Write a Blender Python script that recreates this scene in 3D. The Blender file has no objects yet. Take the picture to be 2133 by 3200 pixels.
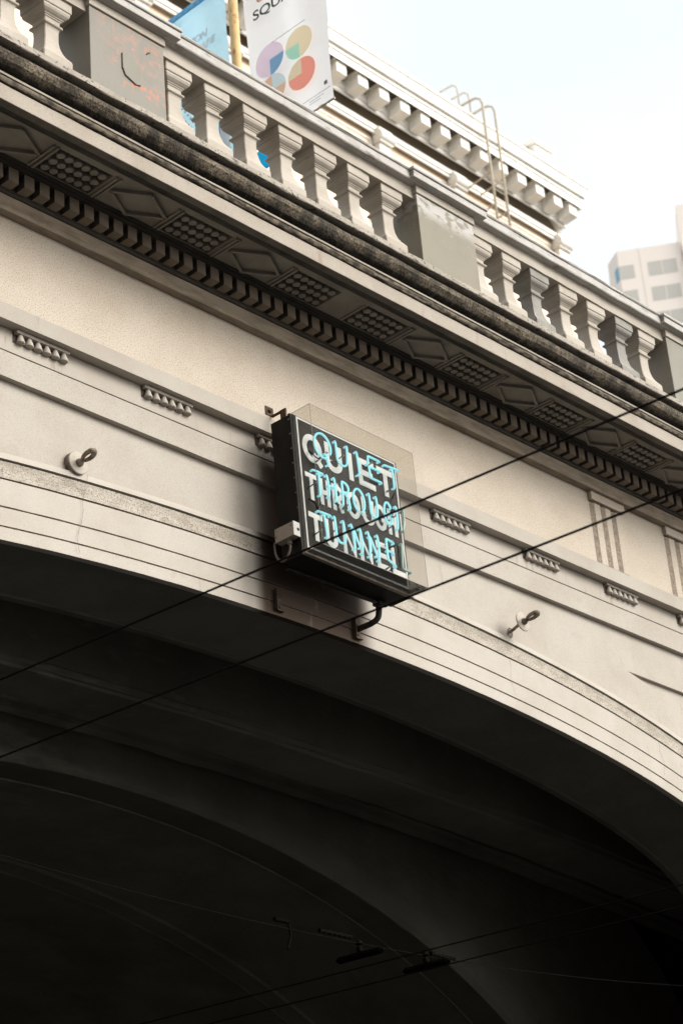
import bpy, bmesh, math, random
from mathutils import Vector, Matrix, noise, geometry
R=math.radians; PI=math.pi
random.seed(7)
sc=bpy.context.scene; C=sc.collection
# ------------------------------------------------------------------ camera, sky, sun, exposure
cam=bpy.data.cameras.new('camera'); co=bpy.data.objects.new('camera',cam); C.objects.link(co)
cx=Vector((.6864,-.7232,-.0759)); cy=Vector((-.2814,-.3603,.8894)); cz=Vector((-.6706,-.5891,-.4508))
cz.normalize(); cy=(cy-cz*cy.dot(cz)).normalized(); cx=cy.cross(cz)
co.matrix_world=Matrix(((cx.x,cy.x,cz.x,0),(cx.y,cy.y,cz.y,-12),(cx.z,cy.z,cz.z,1.6),(0,0,0,1)))
cam.sensor_width=36; cam.lens=36*6642.1/3200; cam.clip_end=3000; cam.clip_start=.1
cam.dof.use_dof=True; cam.dof.focus_distance=18.6; cam.dof.aperture_fstop=2.6
sc.camera=co
W=bpy.data.worlds.new('World'); sc.world=W; W.use_nodes=True
nt=W.node_tree; nt.nodes.clear()
SUN_EL,SUN_AZ=R(29),R(151)
n_out=nt.nodes.new('ShaderNodeOutputWorld'); bg=nt.nodes.new('ShaderNodeBackground'); sky=nt.nodes.new('ShaderNodeTexSky')
sky.sky_type='NISHITA'; sky.sun_disc=False; sky.sun_elevation=SUN_EL; sky.sun_rotation=SUN_AZ; sky.dust_density=3; sky.air_density=1.2
tc=nt.nodes.new('ShaderNodeTexCoord'); nz=nt.nodes.new('ShaderNodeTexNoise'); nz.inputs['Scale'].default_value=3.2; nz.inputs['Detail'].default_value=5
mp=nt.nodes.new('ShaderNodeMapping'); mp.inputs['Scale'].default_value=(1,1,2.2)
rp=nt.nodes.new('ShaderNodeValToRGB'); rp.color_ramp.elements[0].position=.36; rp.color_ramp.elements[0].color=(.78,.78,.78,1); rp.color_ramp.elements[1].position=.6; rp.color_ramp.elements[1].color=(.93,.93,.93,1)
mx=nt.nodes.new('ShaderNodeMix'); mx.data_type='RGBA'; sv=Vector((math.sin(SUN_AZ)*math.cos(SUN_EL),math.cos(SUN_AZ)*math.cos(SUN_EL),math.sin(SUN_EL)))
L=nt.links.new
# thin cloud: brightest around the veiled sun, dimmer and bluer away from it
dt=nt.nodes.new('ShaderNodeVectorMath'); dt.operation='DOT_PRODUCT'; dt.inputs[1].default_value=sv
L(tc.outputs['Generated'],dt.inputs[0])
mr=nt.nodes.new('ShaderNodeMapRange'); mr.interpolation_type='SMOOTHSTEP'; mr.inputs['From Min'].default_value=.60; mr.inputs['From Max'].default_value=1.
L(dt.outputs['Value'],mr.inputs['Value'])
cm=nt.nodes.new('ShaderNodeMix'); cm.data_type='RGBA'; cm.inputs['A'].default_value=(6.0,6.25,6.3,1); cm.inputs['B'].default_value=(26,25.2,23.8,1)
L(mr.outputs[0],cm.inputs['Factor']); L(cm.outputs['Result'],mx.inputs['B'])
L(tc.outputs['Generated'],mp.inputs['Vector']); L(mp.outputs[0],nz.inputs['Vector']); L(nz.outputs['Fac'],rp.inputs[0]); L(rp.outputs[0],mx.inputs['Factor']); L(sky.outputs[0],mx.inputs['A'])
L(mx.outputs['Result'],bg.inputs[0]); bg.inputs[1].default_value=.10; L(bg.outputs[0],n_out.inputs[0])
sl=bpy.data.lights.new('sun','SUN'); sl.energy=1.45; sl.angle=R(28); sl.color=(1,.965,.91)
so=bpy.data.objects.new('sun',sl); C.objects.link(so)
sv=Vector((math.sin(SUN_AZ)*math.cos(SUN_EL),math.cos(SUN_AZ)*math.cos(SUN_EL),math.sin(SUN_EL)))
so.rotation_euler=sv.to_track_quat('Z','Y').to_euler()
sc.view_settings.view_transform='Standard'; sc.view_settings.look='None'; sc.view_settings.exposure=.93; sc.view_settings.gamma=1
sc.render.resolution_x=682; sc.render.resolution_y=1024

# ------------------------------------------------------------------ materials
def mat(name,col,col2=None,scale=3.,lo=.4,hi=.65,rough=.85,speck=0.,speck_col=(.1,.08,.06),speck_scale=160.,speck_lo=.62,bump=.15,bscale=90.,bdist=.004,metal=0.,emit=None,stretch=(1,1,1),layers=(),spec=.3):
    K=.66; col=tuple(c*K for c in col); col2=tuple(c*K for c in col2) if col2 else None; speck_col=tuple(c*K for c in speck_col)
    layers=[(tuple(c*K for c in l[0]),)+tuple(l[1:]) for l in layers]
    m=bpy.data.materials.new(name); m.use_nodes=True; t=m.node_tree; N=t.nodes; lk=t.links.new
    b=N['Principled BSDF']; b.inputs['Roughness'].default_value=rough; b.inputs['Metallic'].default_value=metal; b.inputs['Specular IOR Level'].default_value=spec
    tc=N.new('ShaderNodeTexCoord'); mp=N.new('ShaderNodeMapping'); mp.inputs['Scale'].default_value=stretch; lk(tc.outputs['Object'],mp.inputs[0])
    def ns(sc_,det=4,rg=.6,v=None):
        n=N.new('ShaderNodeTexNoise'); n.inputs['Scale'].default_value=sc_; n.inputs['Detail'].default_value=det; n.inputs['Roughness'].default_value=rg; lk(v or mp.outputs[0],n.inputs['Vector']); return n.outputs['Fac']
    def ramp(f,a,c):
        r=N.new('ShaderNodeMapRange'); r.inputs['From Min'].default_value=a; r.inputs['From Max'].default_value=c; r.interpolation_type='SMOOTHSTEP'; lk(f,r.inputs['Value']); return r.outputs[0]
    def mixc(f,a,c):
        x=N.new('ShaderNodeMix'); x.data_type='RGBA'
        if hasattr(f,'links') or hasattr(f,'is_linked'): lk(f,x.inputs['Factor'])
        else: x.inputs['Factor'].default_value=f
        for s,v in (('A',a),('B',c)):
            if isinstance(v,(tuple,list)): x.inputs[s].default_value=(*v[:3],1)
            else: lk(v,x.inputs[s])
        return x.outputs['Result']
    def mul(a,c):
        q=N.new('ShaderNodeMath'); q.operation='MULTIPLY'; lk(a,q.inputs[0])
        if isinstance(c,(int,float)): q.inputs[1].default_value=c
        else: lk(c,q.inputs[1])
        return q.outputs[0]
    cur=col
    if col2: cur=mixc(ramp(ns(scale),lo,hi),col,col2)
    if speck: cur=mixc(mul(ramp(ns(speck_scale,3,.7,tc.outputs['Object']),speck_lo,speck_lo+.07),speck),cur,speck_col)
    for (c3,sc3,a3,b3,st3,box,k) in layers:
        m3=N.new('ShaderNodeMapping'); m3.inputs['Scale'].default_value=st3; lk(tc.outputs['Object'],m3.inputs[0])
        f=ramp(ns(sc3,6,.62,m3.outputs[0]),a3,b3)
        if box:
            sp=N.new('ShaderNodeSeparateXYZ'); lk(tc.outputs['Object'],sp.inputs[0])
            for ax,u,v in box: f=mul(f,ramp(sp.outputs[ax],u,v))
        cur=mixc(mul(f,k),cur,c3)
    if isinstance(cur,(tuple,list)): b.inputs['Base Color'].default_value=(*cur[:3],1)
    else: lk(cur,b.inputs['Base Color'])
    if bump:
        bp=N.new('ShaderNodeBump'); bp.inputs['Strength'].default_value=bump; bp.inputs['Distance'].default_value=bdist; lk(ns(bscale,5,.65,tc.outputs['Object']),bp.inputs['Height']); lk(bp.outputs[0],b.inputs['Normal'])
    if emit: b.inputs['Emission Color'].default_value=(*emit[:3],1); b.inputs['Emission Strength'].default_value=emit[3]
    return m
ALL=(1,1,1)
M={}
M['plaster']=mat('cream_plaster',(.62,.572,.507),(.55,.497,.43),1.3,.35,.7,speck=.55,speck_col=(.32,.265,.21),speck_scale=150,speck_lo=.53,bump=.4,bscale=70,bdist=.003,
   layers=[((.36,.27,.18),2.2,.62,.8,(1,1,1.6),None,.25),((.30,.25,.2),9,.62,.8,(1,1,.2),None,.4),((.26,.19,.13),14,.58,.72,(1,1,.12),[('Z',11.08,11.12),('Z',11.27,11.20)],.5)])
M['frieze']=mat('speckled_frieze_plaster',(.75,.665,.56),(.69,.60,.49),1.6,.35,.7,speck=.65,speck_col=(.33,.245,.175),speck_scale=80,speck_lo=.53,bump=.5,bscale=55,bdist=.003,
   layers=[((.46,.33,.22),1.1,.5,.75,(1,1,1.6),None,.28)])
M['arch']=mat('archivolt_plaster',(.64,.593,.53),(.575,.525,.455),1.5,.4,.7,speck=.5,speck_col=(.34,.28,.23),speck_scale=150,speck_lo=.55,bump=.3,bscale=70,bdist=.003,
   layers=[((.42,.27,.16),3,.66,.78,(1,1,2),None,.35),((.28,.24,.2),14,.7,.8,(1,1,.2),None,.4),((.075,.047,.030),5,.02,.40,(1,1,.5),[('X',-.82,-.64),('X',.84,.54)],.96)])  # last layer: brown stain below the sign, deepened for the sign's shadow
M['roll']=mat('weathered_roll_moulding',(.60,.545,.47),(.46,.41,.34),9,.36,.66,speck=.8,speck_col=(.17,.145,.115),speck_scale=75,speck_lo=.52,bump=.8,bscale=50,bdist=.006,stretch=(.6,1,1),layers=[((.045,.033,.026),5,.05,.42,(1,1,.5),[('X',-.80,-.62),('X',.86,.56)],.95)])  # stain below the sign, blackened to paint in the sign's shadow too
M['flute']=mat('rough_brown_flute',(.42,.35,.275),(.32,.26,.20),14,speck=.8,speck_col=(.14,.10,.07),speck_scale=60,speck_lo=.53,bump=.8,bscale=40,bdist=.006)
M['shade_grime']=mat('black_brown_shade_and_grime',(.07,.052,.04),(.16,.125,.095),18,.45,.7,bump=.3)  # painted shade behind the guttae; also dirt on the left mounting plate
M['groove']=mat('dirty_joint',(.10,.07,.05),(.2,.15,.11),20,bump=.2)
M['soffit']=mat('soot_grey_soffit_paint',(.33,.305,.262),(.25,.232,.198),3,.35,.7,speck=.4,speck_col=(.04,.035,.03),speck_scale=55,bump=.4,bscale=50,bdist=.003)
M['backing']=mat('gap_shade_dentil_backing',(.08,.07,.06),(.06,.052,.045),6,bump=.4,bscale=40)  # near-black: shade between the dentils put into the colour
M['soffit_dark']=mat('dark_grey_moulding_paint',(.19,.174,.148),(.13,.118,.10),4,speck=.4,speck_col=(.03,.027,.022),speck_scale=50,bump=.4,bscale=50)  # darker grey than the soffit field
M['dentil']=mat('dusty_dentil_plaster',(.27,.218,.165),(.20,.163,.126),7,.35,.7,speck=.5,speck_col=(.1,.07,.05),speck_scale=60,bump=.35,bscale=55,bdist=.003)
M['bed']=mat('brown_streaked_moulding',(.50,.42,.325),(.34,.285,.215),9,.38,.68,speck=.5,speck_col=(.15,.11,.08),speck_scale=55,bump=.4,bscale=45,bdist=.004,stretch=(.35,1,2))
M['fascia']=mat('cornice_fascia_plaster',(.55,.495,.425),(.48,.425,.355),2,.35,.7,speck=.5,speck_col=(.25,.19,.14),speck_scale=110,speck_lo=.55,bump=.4,bscale=55,bdist=.003,
   layers=[((.34,.26,.19),11,.56,.76,(1,1,.18),None,.6),((.25,.19,.14),4,.62,.74,(.3,1,1),None,.45)])
M['ovolo']=mat('grimy_ovolo',(.30,.25,.19),(.08,.068,.055),22,.4,.6,bump=.6,bscale=40,bdist=.006,stretch=(.5,1,1.4),speck=.5,speck_col=(.03,.025,.02),speck_scale=50)
M['torus']=mat('lichen_and_shade_dark_roughcast',(.36,.295,.215),(.22,.18,.13),4,.35,.65,bump=1.,bscale=34,bdist=.014,stretch=(1.4,.7,.8),speck=.75,speck_col=(.05,.042,.032),speck_scale=44,speck_lo=.49,
   layers=[((.035,.03,.024),2.6,.38,.68,(2.2,.6,.9),None,.85),((.014,.013,.012),7,.0,.75,(2.0,1,.6),[('Z',13.012,13.05)],2.4),((.02,.018,.015),9,.0,.9,(2.2,1,.6),[('Z',12.94,12.905)],2.0)])  # lichen blotches, then black top and bottom bands painting in the shade
M['strip']=mat('pitted_base_course',(.50,.45,.385),(.40,.355,.30),6,.4,.7,speck=.9,speck_col=(.05,.045,.04),speck_scale=30,speck_lo=.58,bump=.6,bscale=40,bdist=.006,
   layers=[((.06,.055,.05),9,.58,.68,(1,1,3),None,.8)])
M['baluster']=mat('cast_stone_baluster',(.62,.565,.49),(.53,.475,.405),3,.35,.7,speck=.4,speck_col=(.2,.16,.12),speck_scale=55,bump=.3,bscale=50,bdist=.003,
   layers=[((.2,.165,.125),9,.64,.78,(1,1,1),None,.5)])
M['baluster_grey']=mat('grey_patched_baluster',(.33,.315,.285),(.40,.385,.35),6,.4,.7,speck=.4,speck_col=(.07,.06,.05),speck_scale=30,bump=.3,bscale=50,bdist=.003)
M['edge_white']=mat('chalky_white_edge',(.72,.70,.66),bump=.2)
M['coping']=mat('weathered_coping',(.66,.64,.61),(.55,.525,.49),4,.35,.7,speck=.5,speck_col=(.12,.11,.1),speck_scale=45,bump=.4,bscale=45,bdist=.005,
   layers=[((.12,.11,.1),8,.56,.7,(.5,1,2),None,.6)])
M['coping_under']=mat('stained_coping_moulding',(.36,.33,.29),(.14,.125,.11),6,.35,.65,speck=.5,speck_col=(.05,.045,.04),speck_scale=40,bump=.5,bscale=40,bdist=.005,stretch=(.5,1,1))
M['pier']=mat('grey_green_pier_paint',(.36,.345,.30),(.33,.315,.27),2,bump=.35,bscale=26,bdist=.006)
GX=9.626
M['pier_graffiti']=mat('pier_paint_with_faded_coral_scrawl',(.36,.345,.305),(.33,.315,.28),2,bump=.4,bscale=26,bdist=.006,
   layers=[((.80,.33,.22),8,.50,.62,(1,1,1.6),[('Z',.22,.36),('X',-.45,-.2)],.28),((.85,.30,.2),22,.55,.64,(1,1,1),[('Z',.3,.45),('X',-.4,-.1)],.5),((.8,.30,.2),14,.50,.62,(1,1,1),[('Z',.3,.2),('Z',.06,.12),('X',-.15,0)],.8)])
M['pier_scraped']=mat('pier_paint_scraped_white',(.355,.33,.265),(.33,.305,.245),2,bump=.35,bscale=26,bdist=.006,
   layers=[((.66,.64,.61),7,.40,.52,(1,1,1.5),[('Z',.50,.68)],.9),((.66,.64,.61),26,.63,.68,(1,1,1),[('Z',.25,.5)],.8)])
M['soot']=mat('soot_black_concrete',(.19,.185,.152),(.235,.228,.185),.9,.4,.65,bump=.8,bscale=6,bdist=.03,layers=[((.42,.40,.33),1.7,.47,.62,(.6,1.0,2.2),[('X',1.5,-1.5),('Y',1.7,1.8)],.85),((.07,.068,.055),.6,.4,.7,(1,1,1),None,.4),((.40,.38,.32),5,.56,.70,(.5,1,2),[('X',3,-2.5)],.45)])
M['revealsoot']=mat('sooty_reveal',(.19,.185,.150),(.23,.225,.185),1.2,bump=.6,bscale=8,bdist=.02,layers=[((.3,.28,.24),3.2,.60,.72,(1,1,1.5),[('X',1.5,-2.)],.6)])
M['rib']=mat('dusty_tunnel_rib',(.15,.146,.116),(.12,.117,.094),2,bump=.3)
M['black']=mat('black_enamel_metal',(.020,.019,.018),(.03,.028,.025),4,rough=.7,bump=.1,bscale=20,spec=.12)
M['iron']=mat('dark_rusty_iron',(.03,.026,.023),(.09,.05,.03),16,.5,.7,rough=.7,bump=.4,bscale=60)
M['rust']=mat('rusty_brown_steel',(.16,.085,.045),(.05,.035,.025),30,.4,.6,rough=.8,bump=.4)
M['stainplate']=mat('dirt_brown_plate',(.16,.115,.08),(.09,.065,.045),12,bump=.4)
M['panel']=mat('charcoal_sign_panel',(.060,.056,.053),(.072,.067,.063),3,rough=.9,bump=.05,spec=.04)
M['white']=mat('white_sign_paint',(.80,.81,.82),(.70,.725,.74),5,rough=.5,bump=0)
M['neon']=mat('lit_cyan_neon_glass',(.3,.8,.85),rough=.3,bump=0,emit=(.22,.86,1.0,1.55))
def neonmat():
    m=M['neon']; t=m.node_tree; N=t.nodes; b=N['Principled BSDF']; lw=N.new('ShaderNodeLayerWeight'); lw.inputs[0].default_value=.5
    r=N.new('ShaderNodeMix'); r.data_type='RGBA'; r.inputs['A'].default_value=(.50,.93,1.,1); r.inputs['B'].default_value=(.0,.36,.50,1)
    t.links.new(lw.outputs['Facing'],r.inputs['Factor']); t.links.new(r.outputs['Result'],b.inputs['Emission Color']); b.inputs['Emission Strength'].default_value=.46; b.inputs['Base Color'].default_value=(.05,.3,.35,1)
neonmat()
M['neoncore']=mat('neon_core',(.8,1,1),rough=.3,bump=0,emit=(.75,1,1,1.4))
M['neonoff']=mat('faint_glow_neon_glass',(.35,.52,.45),(.22,.33,.28),20,rough=.15,bump=0,emit=(.22,.5,.42,.12),spec=.7)  # weak emission adds a faint glow to tubes that are off
M['blackout']=mat('black_painted_tube',(.008,.009,.008),rough=1,bump=0,spec=0)
M['tubeglass']=mat('grey_glass_support',(.32,.34,.31),(.2,.22,.2),30,rough=.2,bump=0)
M['lip']=mat('worn_aluminium_lip',(.42,.36,.29),(.28,.23,.18),10,rough=.5,bump=.15)
M['boxgrey']=mat('speckled_galvanised_box',(.48,.43,.38),(.40,.35,.30),6,speck=.7,speck_col=(.1,.07,.05),speck_scale=70,rough=.5,bump=.1)
M['boxend']=mat('pale_box_end',(.62,.62,.61),rough=.5,bump=.05)
M['cable']=mat('grey_flexible_conduit',(.25,.22,.19),(.16,.14,.12),40,rough=.6,bump=.1)
M['hook']=mat('painted_over_iron_ring',(.46,.39,.32),(.25,.20,.16),22,.4,.6,bump=.5,bscale=60)
M['plate']=mat('plaster_coated_plate',(.62,.565,.485),(.38,.32,.25),12,.5,.75,bump=.5,bscale=60)
M['wire']=mat('dark_trolley_wire',(.012,.008,.010),rough=.9,bump=0,spec=.05)
M['spanwire']=mat('blackened_span_wire',(.014,.014,.012),rough=1,bump=0,spec=0)
M['insul']=mat('grey_insulator',(.010,.0095,.008),spec=0,rough=1,bump=0)
M['pole']=mat('mustard_painted_pole',(.85,.58,.26),(.72,.5,.22),6,rough=.5,bump=.05,layers=[((.45,.16,.05),8,.62,.7,(1,1,.6),None,.8)])
M['bluecloth']=mat('light_blue_vinyl',(.72,1.12,1.32),(.66,1.06,1.28),3,rough=.6,bump=0)
M['bluedark']=mat('mid_blue_print',(.26,.8,1.15),(.42,.92,1.2),9,rough=.6,bump=0)
M['cyanprint']=mat('bright_cyan_print',(.0,.85,1.25),rough=.6,bump=0)
M['whitecloth']=mat('white_vinyl',(1.18,1.2,1.23),(1.15,1.17,1.2),2,rough=.6,bump=.1,bscale=3,bdist=.05)
for k,c in dict(p_lav=(1.4,1.18,1.36),p_blue=(.5,.95,1.25),p_yel=(1.45,1.25,.88),p_green=(.72,1.25,.98),p_red=(1.5,.62,.48),p_tan=(1.28,1.12,.8),p_ltb=(1.1,1.28,1.32),p_org=(1.3,.9,.66),p_txt=(.05,.08,.06),p_orange=(.86,.45,.25),p_grey=(.4,.4,.42)).items(): M[k]=mat(k[2:]+'_banner_print',c,rough=.6,bump=0)
M['bwhite']=mat('white_painted_stone',(1.2,1.16,1.08),(1.12,1.08,1.0),.6,rough=.7,bump=0)
M['bbeige']=mat('beige_shaded_paint',(.98,.90,.78),(.9,.82,.7),.5,rough=.7,bump=0)
M['bpeach']=mat('peach_brick_wall',(1.15,.93,.72),(1.08,.87,.66),.7,rough=.8,bump=0)
M['bfrieze']=mat('shadow_brown_frieze_band',(.42,.34,.25),(.38,.30,.22),.4,rough=.8,bump=0)  # brown is the frieze's shadow, painted as base colour
M['ladder']=mat('cream_painted_ladder',(.66,.58,.46),rough=.6,bump=0)
M['tower']=mat('pink_granite_tower',(1.40,1.24,1.12),(1.36,1.2,1.08),.05,rough=.7,bump=0)
M['towerglass']=mat('pale_window_blinds',(.9,.84,.76),(.85,.8,.72),.2,rough=.4,bump=0)
M['towerblue']=mat('blue_tinted_window',(.2,.55,.72),rough=.3,bump=0)
M['brick']=mat('dark_brick',(.20,.13,.10),(.15,.10,.08),3,bump=.3,bscale=8)
M['darkglass']=mat('dark_window_glass',(.03,.035,.04),rough=.1,bump=0,spec=.5)
M['asphalt']=mat('asphalt',(.045,.044,.043),(.055,.053,.05),.5,rough=.9,bump=.3,bscale=20)
def translucent(k):
    m=M[k]; t=m.node_tree; N=t.nodes; b=N['Principled BSDF']; o=N['Material Output']; tr=N.new('ShaderNodeBsdfTranslucent'); ad=N.new('ShaderNodeMixShader'); ad.inputs[0].default_value=.5
    if b.inputs['Base Color'].is_linked: t.links.new(b.inputs['Base Color'].links[0].from_socket,tr.inputs[0])
    else: tr.inputs[0].default_value=b.inputs['Base Color'].default_value
    t.links.new(b.outputs[0],ad.inputs[1]); t.links.new(tr.outputs[0],ad.inputs[2]); t.links.new(ad.outputs[0],o.inputs[0])
for k in list(M):
    if k.startswith('p_') or k in ('whitecloth','bluecloth','bluedark','cyanprint'): translucent(k)
def acrylic():
    m=bpy.data.materials.new('clear_acrylic'); m.use_nodes=True; t=m.node_tree; N=t.nodes; N.remove(N['Principled BSDF'])
    tr=N.new('ShaderNodeBsdfTransparent'); tr.inputs[0].default_value=(.93,.925,.91,1)
    gl=N.new('ShaderNodeBsdfGlossy'); gl.inputs['Roughness'].default_value=.06; gl.inputs[0].default_value=(1,1,1,1)
    df=N.new('ShaderNodeBsdfDiffuse'); df.inputs[0].default_value=(.55,.52,.47,1)
    lw=N.new('ShaderNodeLayerWeight'); lw.inputs[0].default_value=.12
    m1=N.new('ShaderNodeMixShader'); m2=N.new('ShaderNodeMixShader'); m1.inputs[0].default_value=.006
    t.links.new(tr.outputs[0],m1.inputs[1]); t.links.new(df.outputs[0],m1.inputs[2]); cl=N.new('ShaderNodeMath'); cl.operation='MULTIPLY'; cl.inputs[1].default_value=.025; t.links.new(lw.outputs['Facing'],cl.inputs[0]); t.links.new(cl.outputs[0],m2.inputs[0]); t.links.new(m1.outputs[0],m2.inputs[1]); t.links.new(gl.outputs[0],m2.inputs[2])
    t.links.new(m2.outputs[0],N['Material Output'].inputs[0]); return m
M['acrylic']=acrylic()
md=M['acrylic'].copy(); md.name='grime_and_reflection_acrylic'; M['acrylic_greyed']=md  # diffuse grey stands for the base's grazing reflection, with some grime
for n_ in md.node_tree.nodes:
    if n_.bl_idname=='ShaderNodeMixShader' and not n_.inputs[0].is_linked: n_.inputs[0].default_value=.55
    if n_.bl_idname=='ShaderNodeBsdfDiffuse': n_.inputs[0].default_value=(.13,.13,.12,1)
    if n_.bl_idname=='ShaderNodeMath': n_.inputs[1].default_value=.5

M['acredge']=mat('cloudy_acrylic_edge',(.30,.28,.25),rough=.4,bump=0)

# ------------------------------------------------------------------ helpers; coordinates (x, d, z): d = metres out from the frieze towards the street
def V(p): return Vector((p[0],-p[1],p[2]))
ORI={}
def root(name,loc,label,cat,group=None):
    o=bpy.data.objects.new(name,None); C.objects.link(o); o.location=V(loc); o.empty_display_size=.2
    o['label']=label; o['category']=cat
    if group: o['group']=group
    ORI[o]=V(loc); return o
def link(name,bm,m,parent=None,smooth=False,bev=0.,label=None,fix=True):
    org=Vector((0,0,0)); p=parent
    if p is not None: org=ORI[p]
    if fix: bmesh.ops.recalc_face_normals(bm,faces=bm.faces[:])
    bmesh.ops.translate(bm,verts=bm.verts[:],vec=-org)
    me=bpy.data.meshes.new(name); bm.to_mesh(me); bm.free()
    for mm in (m if isinstance(m,(list,tuple)) else [m]): me.materials.append(M[mm] if isinstance(mm,str) else mm)
    if smooth: me.polygons.foreach_set('use_smooth',[True]*len(me.polygons))
    o=bpy.data.objects.new(name,me); C.objects.link(o)
    if parent is not None: o.parent=parent
    ORI[o]=org
    if bev:
        b=o.modifiers.new('bevel','BEVEL'); b.width=bev; b.segments=2; b.limit_method='ANGLE'; b.angle_limit=R(40)
    if label: o['label']=label
    return o
def solo(name,bm,m,loc,label,cat,group=None,**k):
    r=V(loc); 
    bmesh.ops.recalc_face_normals(bm,faces=bm.faces[:]); bmesh.ops.translate(bm,verts=bm.verts[:],vec=-r)
    me=bpy.data.meshes.new(name); bm.to_mesh(me); bm.free(); me.materials.append(M[m])
    if k.get('smooth'): me.polygons.foreach_set('use_smooth',[True]*len(me.polygons))
    o=bpy.data.objects.new(name,me); C.objects.link(o); o.location=r
    if cat=='structure': o['kind']='structure'
    else: o['label']=label; o['category']=cat
    if group:o['group']=group
    return o
def nb(): return bmesh.new()
def face(bm,pts,mi=0):
    f=bm.faces.new([bm.verts.new(V(p)) for p in pts]); f.material_index=mi; return f
def box(bm,x0,x1,d0,d1,z0,z1,T=None,mi=0):
    P=[(x,d,z) for z in (z0,z1) for x,d in ((x0,d0),(x1,d0),(x1,d1),(x0,d1))]
    if T: P=[T(p) for p in P]
    vs=[bm.verts.new(V(p)) for p in P]
    for q in ((0,1,2,3),(4,5,6,7),(0,1,5,4),(1,2,6,5),(2,3,7,6),(3,0,4,7)):
        f=bm.faces.new([vs[i] for i in q]); f.material_index=mi
def prism(bm,prof,x0,x1,seg=.12,jit=.0025,seed=0.,mi=0):
    "prof: closed list of (d,z) swept along x, edges slightly uneven"
    n=max(1,int((x1-x0)/seg)); rows=[]
    for i in range(n+1):
        x=x0+(x1-x0)*i/n; r=[]
        for j,(d,z) in enumerate(prof):
            a=noise.noise(Vector((x*2.7,j*3.1+seed,0)))*jit; b=noise.noise(Vector((x*3.3,j*3.1+seed,9.)))*jit+noise.noise(Vector((x*11,j*1.7+seed,4.)))*jit*.5
            r.append(bm.verts.new(V((x,d+a,z+b))))
        rows.append(r)
    m=len(prof)
    for i in range(n):
        for j in range(m):
            f=bm.faces.new((rows[i][j],rows[i+1][j],rows[i+1][(j+1)%m],rows[i][(j+1)%m])); f.material_index=mi
    bm.faces.new(rows[0]); bm.faces.new(rows[-1][::-1])
def tube(bm,pts,r,n=8,T=None,closed=False,mi=0,cap=True):
    P=[Vector(p) for p in pts]; k=len(P); rings=[]; prev=None
    for i in range(k):
        if closed: t=(P[(i+1)%k]-P[i-1])
        else: t=P[min(i+1,k-1)]-P[max(i-1,0)]
        if t.length<1e-9: t=Vector((0,0,1))
        t.normalize()
        if prev is None:
            a=Vector((0,0,1)) if abs(t.z)<.9 else Vector((1,0,0)); u=t.cross(a).normalized()
        else: u=(prev-t*prev.dot(t)).normalized()
        prev=u; w=t.cross(u); rr=r[i] if isinstance(r,(list,tuple)) else r
        ring=[]
        for j in range(n):
            q=P[i]+(u*math.cos(2*PI*j/n)+w*math.sin(2*PI*j/n))*rr
            ring.append(bm.verts.new(V(T(q) if T else q)))
        rings.append(ring)
    for i in range(k if closed else k-1):
        a,b=rings[i],rings[(i+1)%k]
        for j in range(n):
            f=bm.faces.new((a[j],a[(j+1)%n],b[(j+1)%n],b[j])); f.material_index=mi
    if not closed and cap: bm.faces.new(rings[0]); bm.faces.new(rings[-1][::-1])
def smooth_path(pts,step=.012):
    "Catmull-Rom through points"
    P=[Vector(p) for p in pts]; out=[]
    for i in range(len(P)-1):
        a=P[max(i-1,0)];b=P[i];c=P[i+1];d=P[min(i+2,len(P)-1)]; n=max(2,int((c-b).length/step))
        for j in range(n):
            t=j/n; out.append(.5*((2*b)+(c-a)*t+(2*a-5*b+4*c-d)*t*t+(3*b-a-3*c+d)*t**3))
    out.append(P[-1]); return out
def lathe(bm,prof,c,ax=(0,0,1),n=24):
    "prof (r,h) around axis through c (x,d,z)"
    a=Vector(ax).normalized(); u=a.orthogonal().normalized(); w=a.cross(u); rings=[]
    for r,h in prof:
        rings.append([bm.verts.new(V(Vector(c)+a*h+(u*math.cos(2*PI*j/n)+w*math.sin(2*PI*j/n))*max(r,.0004))) for j in range(n)])
    for i in range(len(rings)-1):
        for j in range(n): bm.faces.new((rings[i][j],rings[i][(j+1)%n],rings[i+1][(j+1)%n],rings[i+1][j]))
    bm.faces.new(rings[0][::-1]); bm.faces.new(rings[-1])
XA,XB=-4.,34.
AX,AZ,AA,AB=13.336,8.156,7.134,1.365
SP=-.165
# ------------------------------------------------------------------ portal wall
portal=root('tunnel_portal',(AX,0,0),'cream plaster tunnel portal wall with wide shallow arch and deep dentilled cornice','tunnel portal')
# archivolt
def ell(t,w):
    ex,ez=AX+AA*math.cos(t),AZ+AB*math.sin(t); nx,nz=math.cos(t)/AA,math.sin(t)/AB; l=math.hypot(nx,nz)
    return ex+nx/l*w,ez+nz/l*w
ts=[PI*(i/220) for i in range(221)]
def beamc(t,w):
    u=13.5*math.cos(t); return AX+u,9.47-.0055*u*u+w
def bore(t,w):
    return 13.9+(8.4+w)*math.cos(t),4.76+(4.6+w)*math.sin(t)
def arc_strip(bm,prof,mi=0,close=False,scale=None,jit=.0,el=None):
    ell_=el or ell
    rows=[]
    for i,t in enumerate(ts):
        r=[]
        for j,(w,d) in enumerate(prof):
            x,z=ell_(t,w+noise.noise(Vector((i*.35,j*2.3,5.)))*jit); r.append(bm.verts.new(V((x,d,z))))
        rows.append(r)
    m=len(prof)
    for i in range(len(rows)-1):
        for j in range(m if close else m-1):
            f=bm.faces.new((rows[i][j],rows[i+1][j],rows[i+1][(j+1)%m],rows[i][(j+1)%m])); f.material_index=mi
bm=nb()
F0,F1,F2=-.138,-.135,-.132; gd=.022
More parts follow.
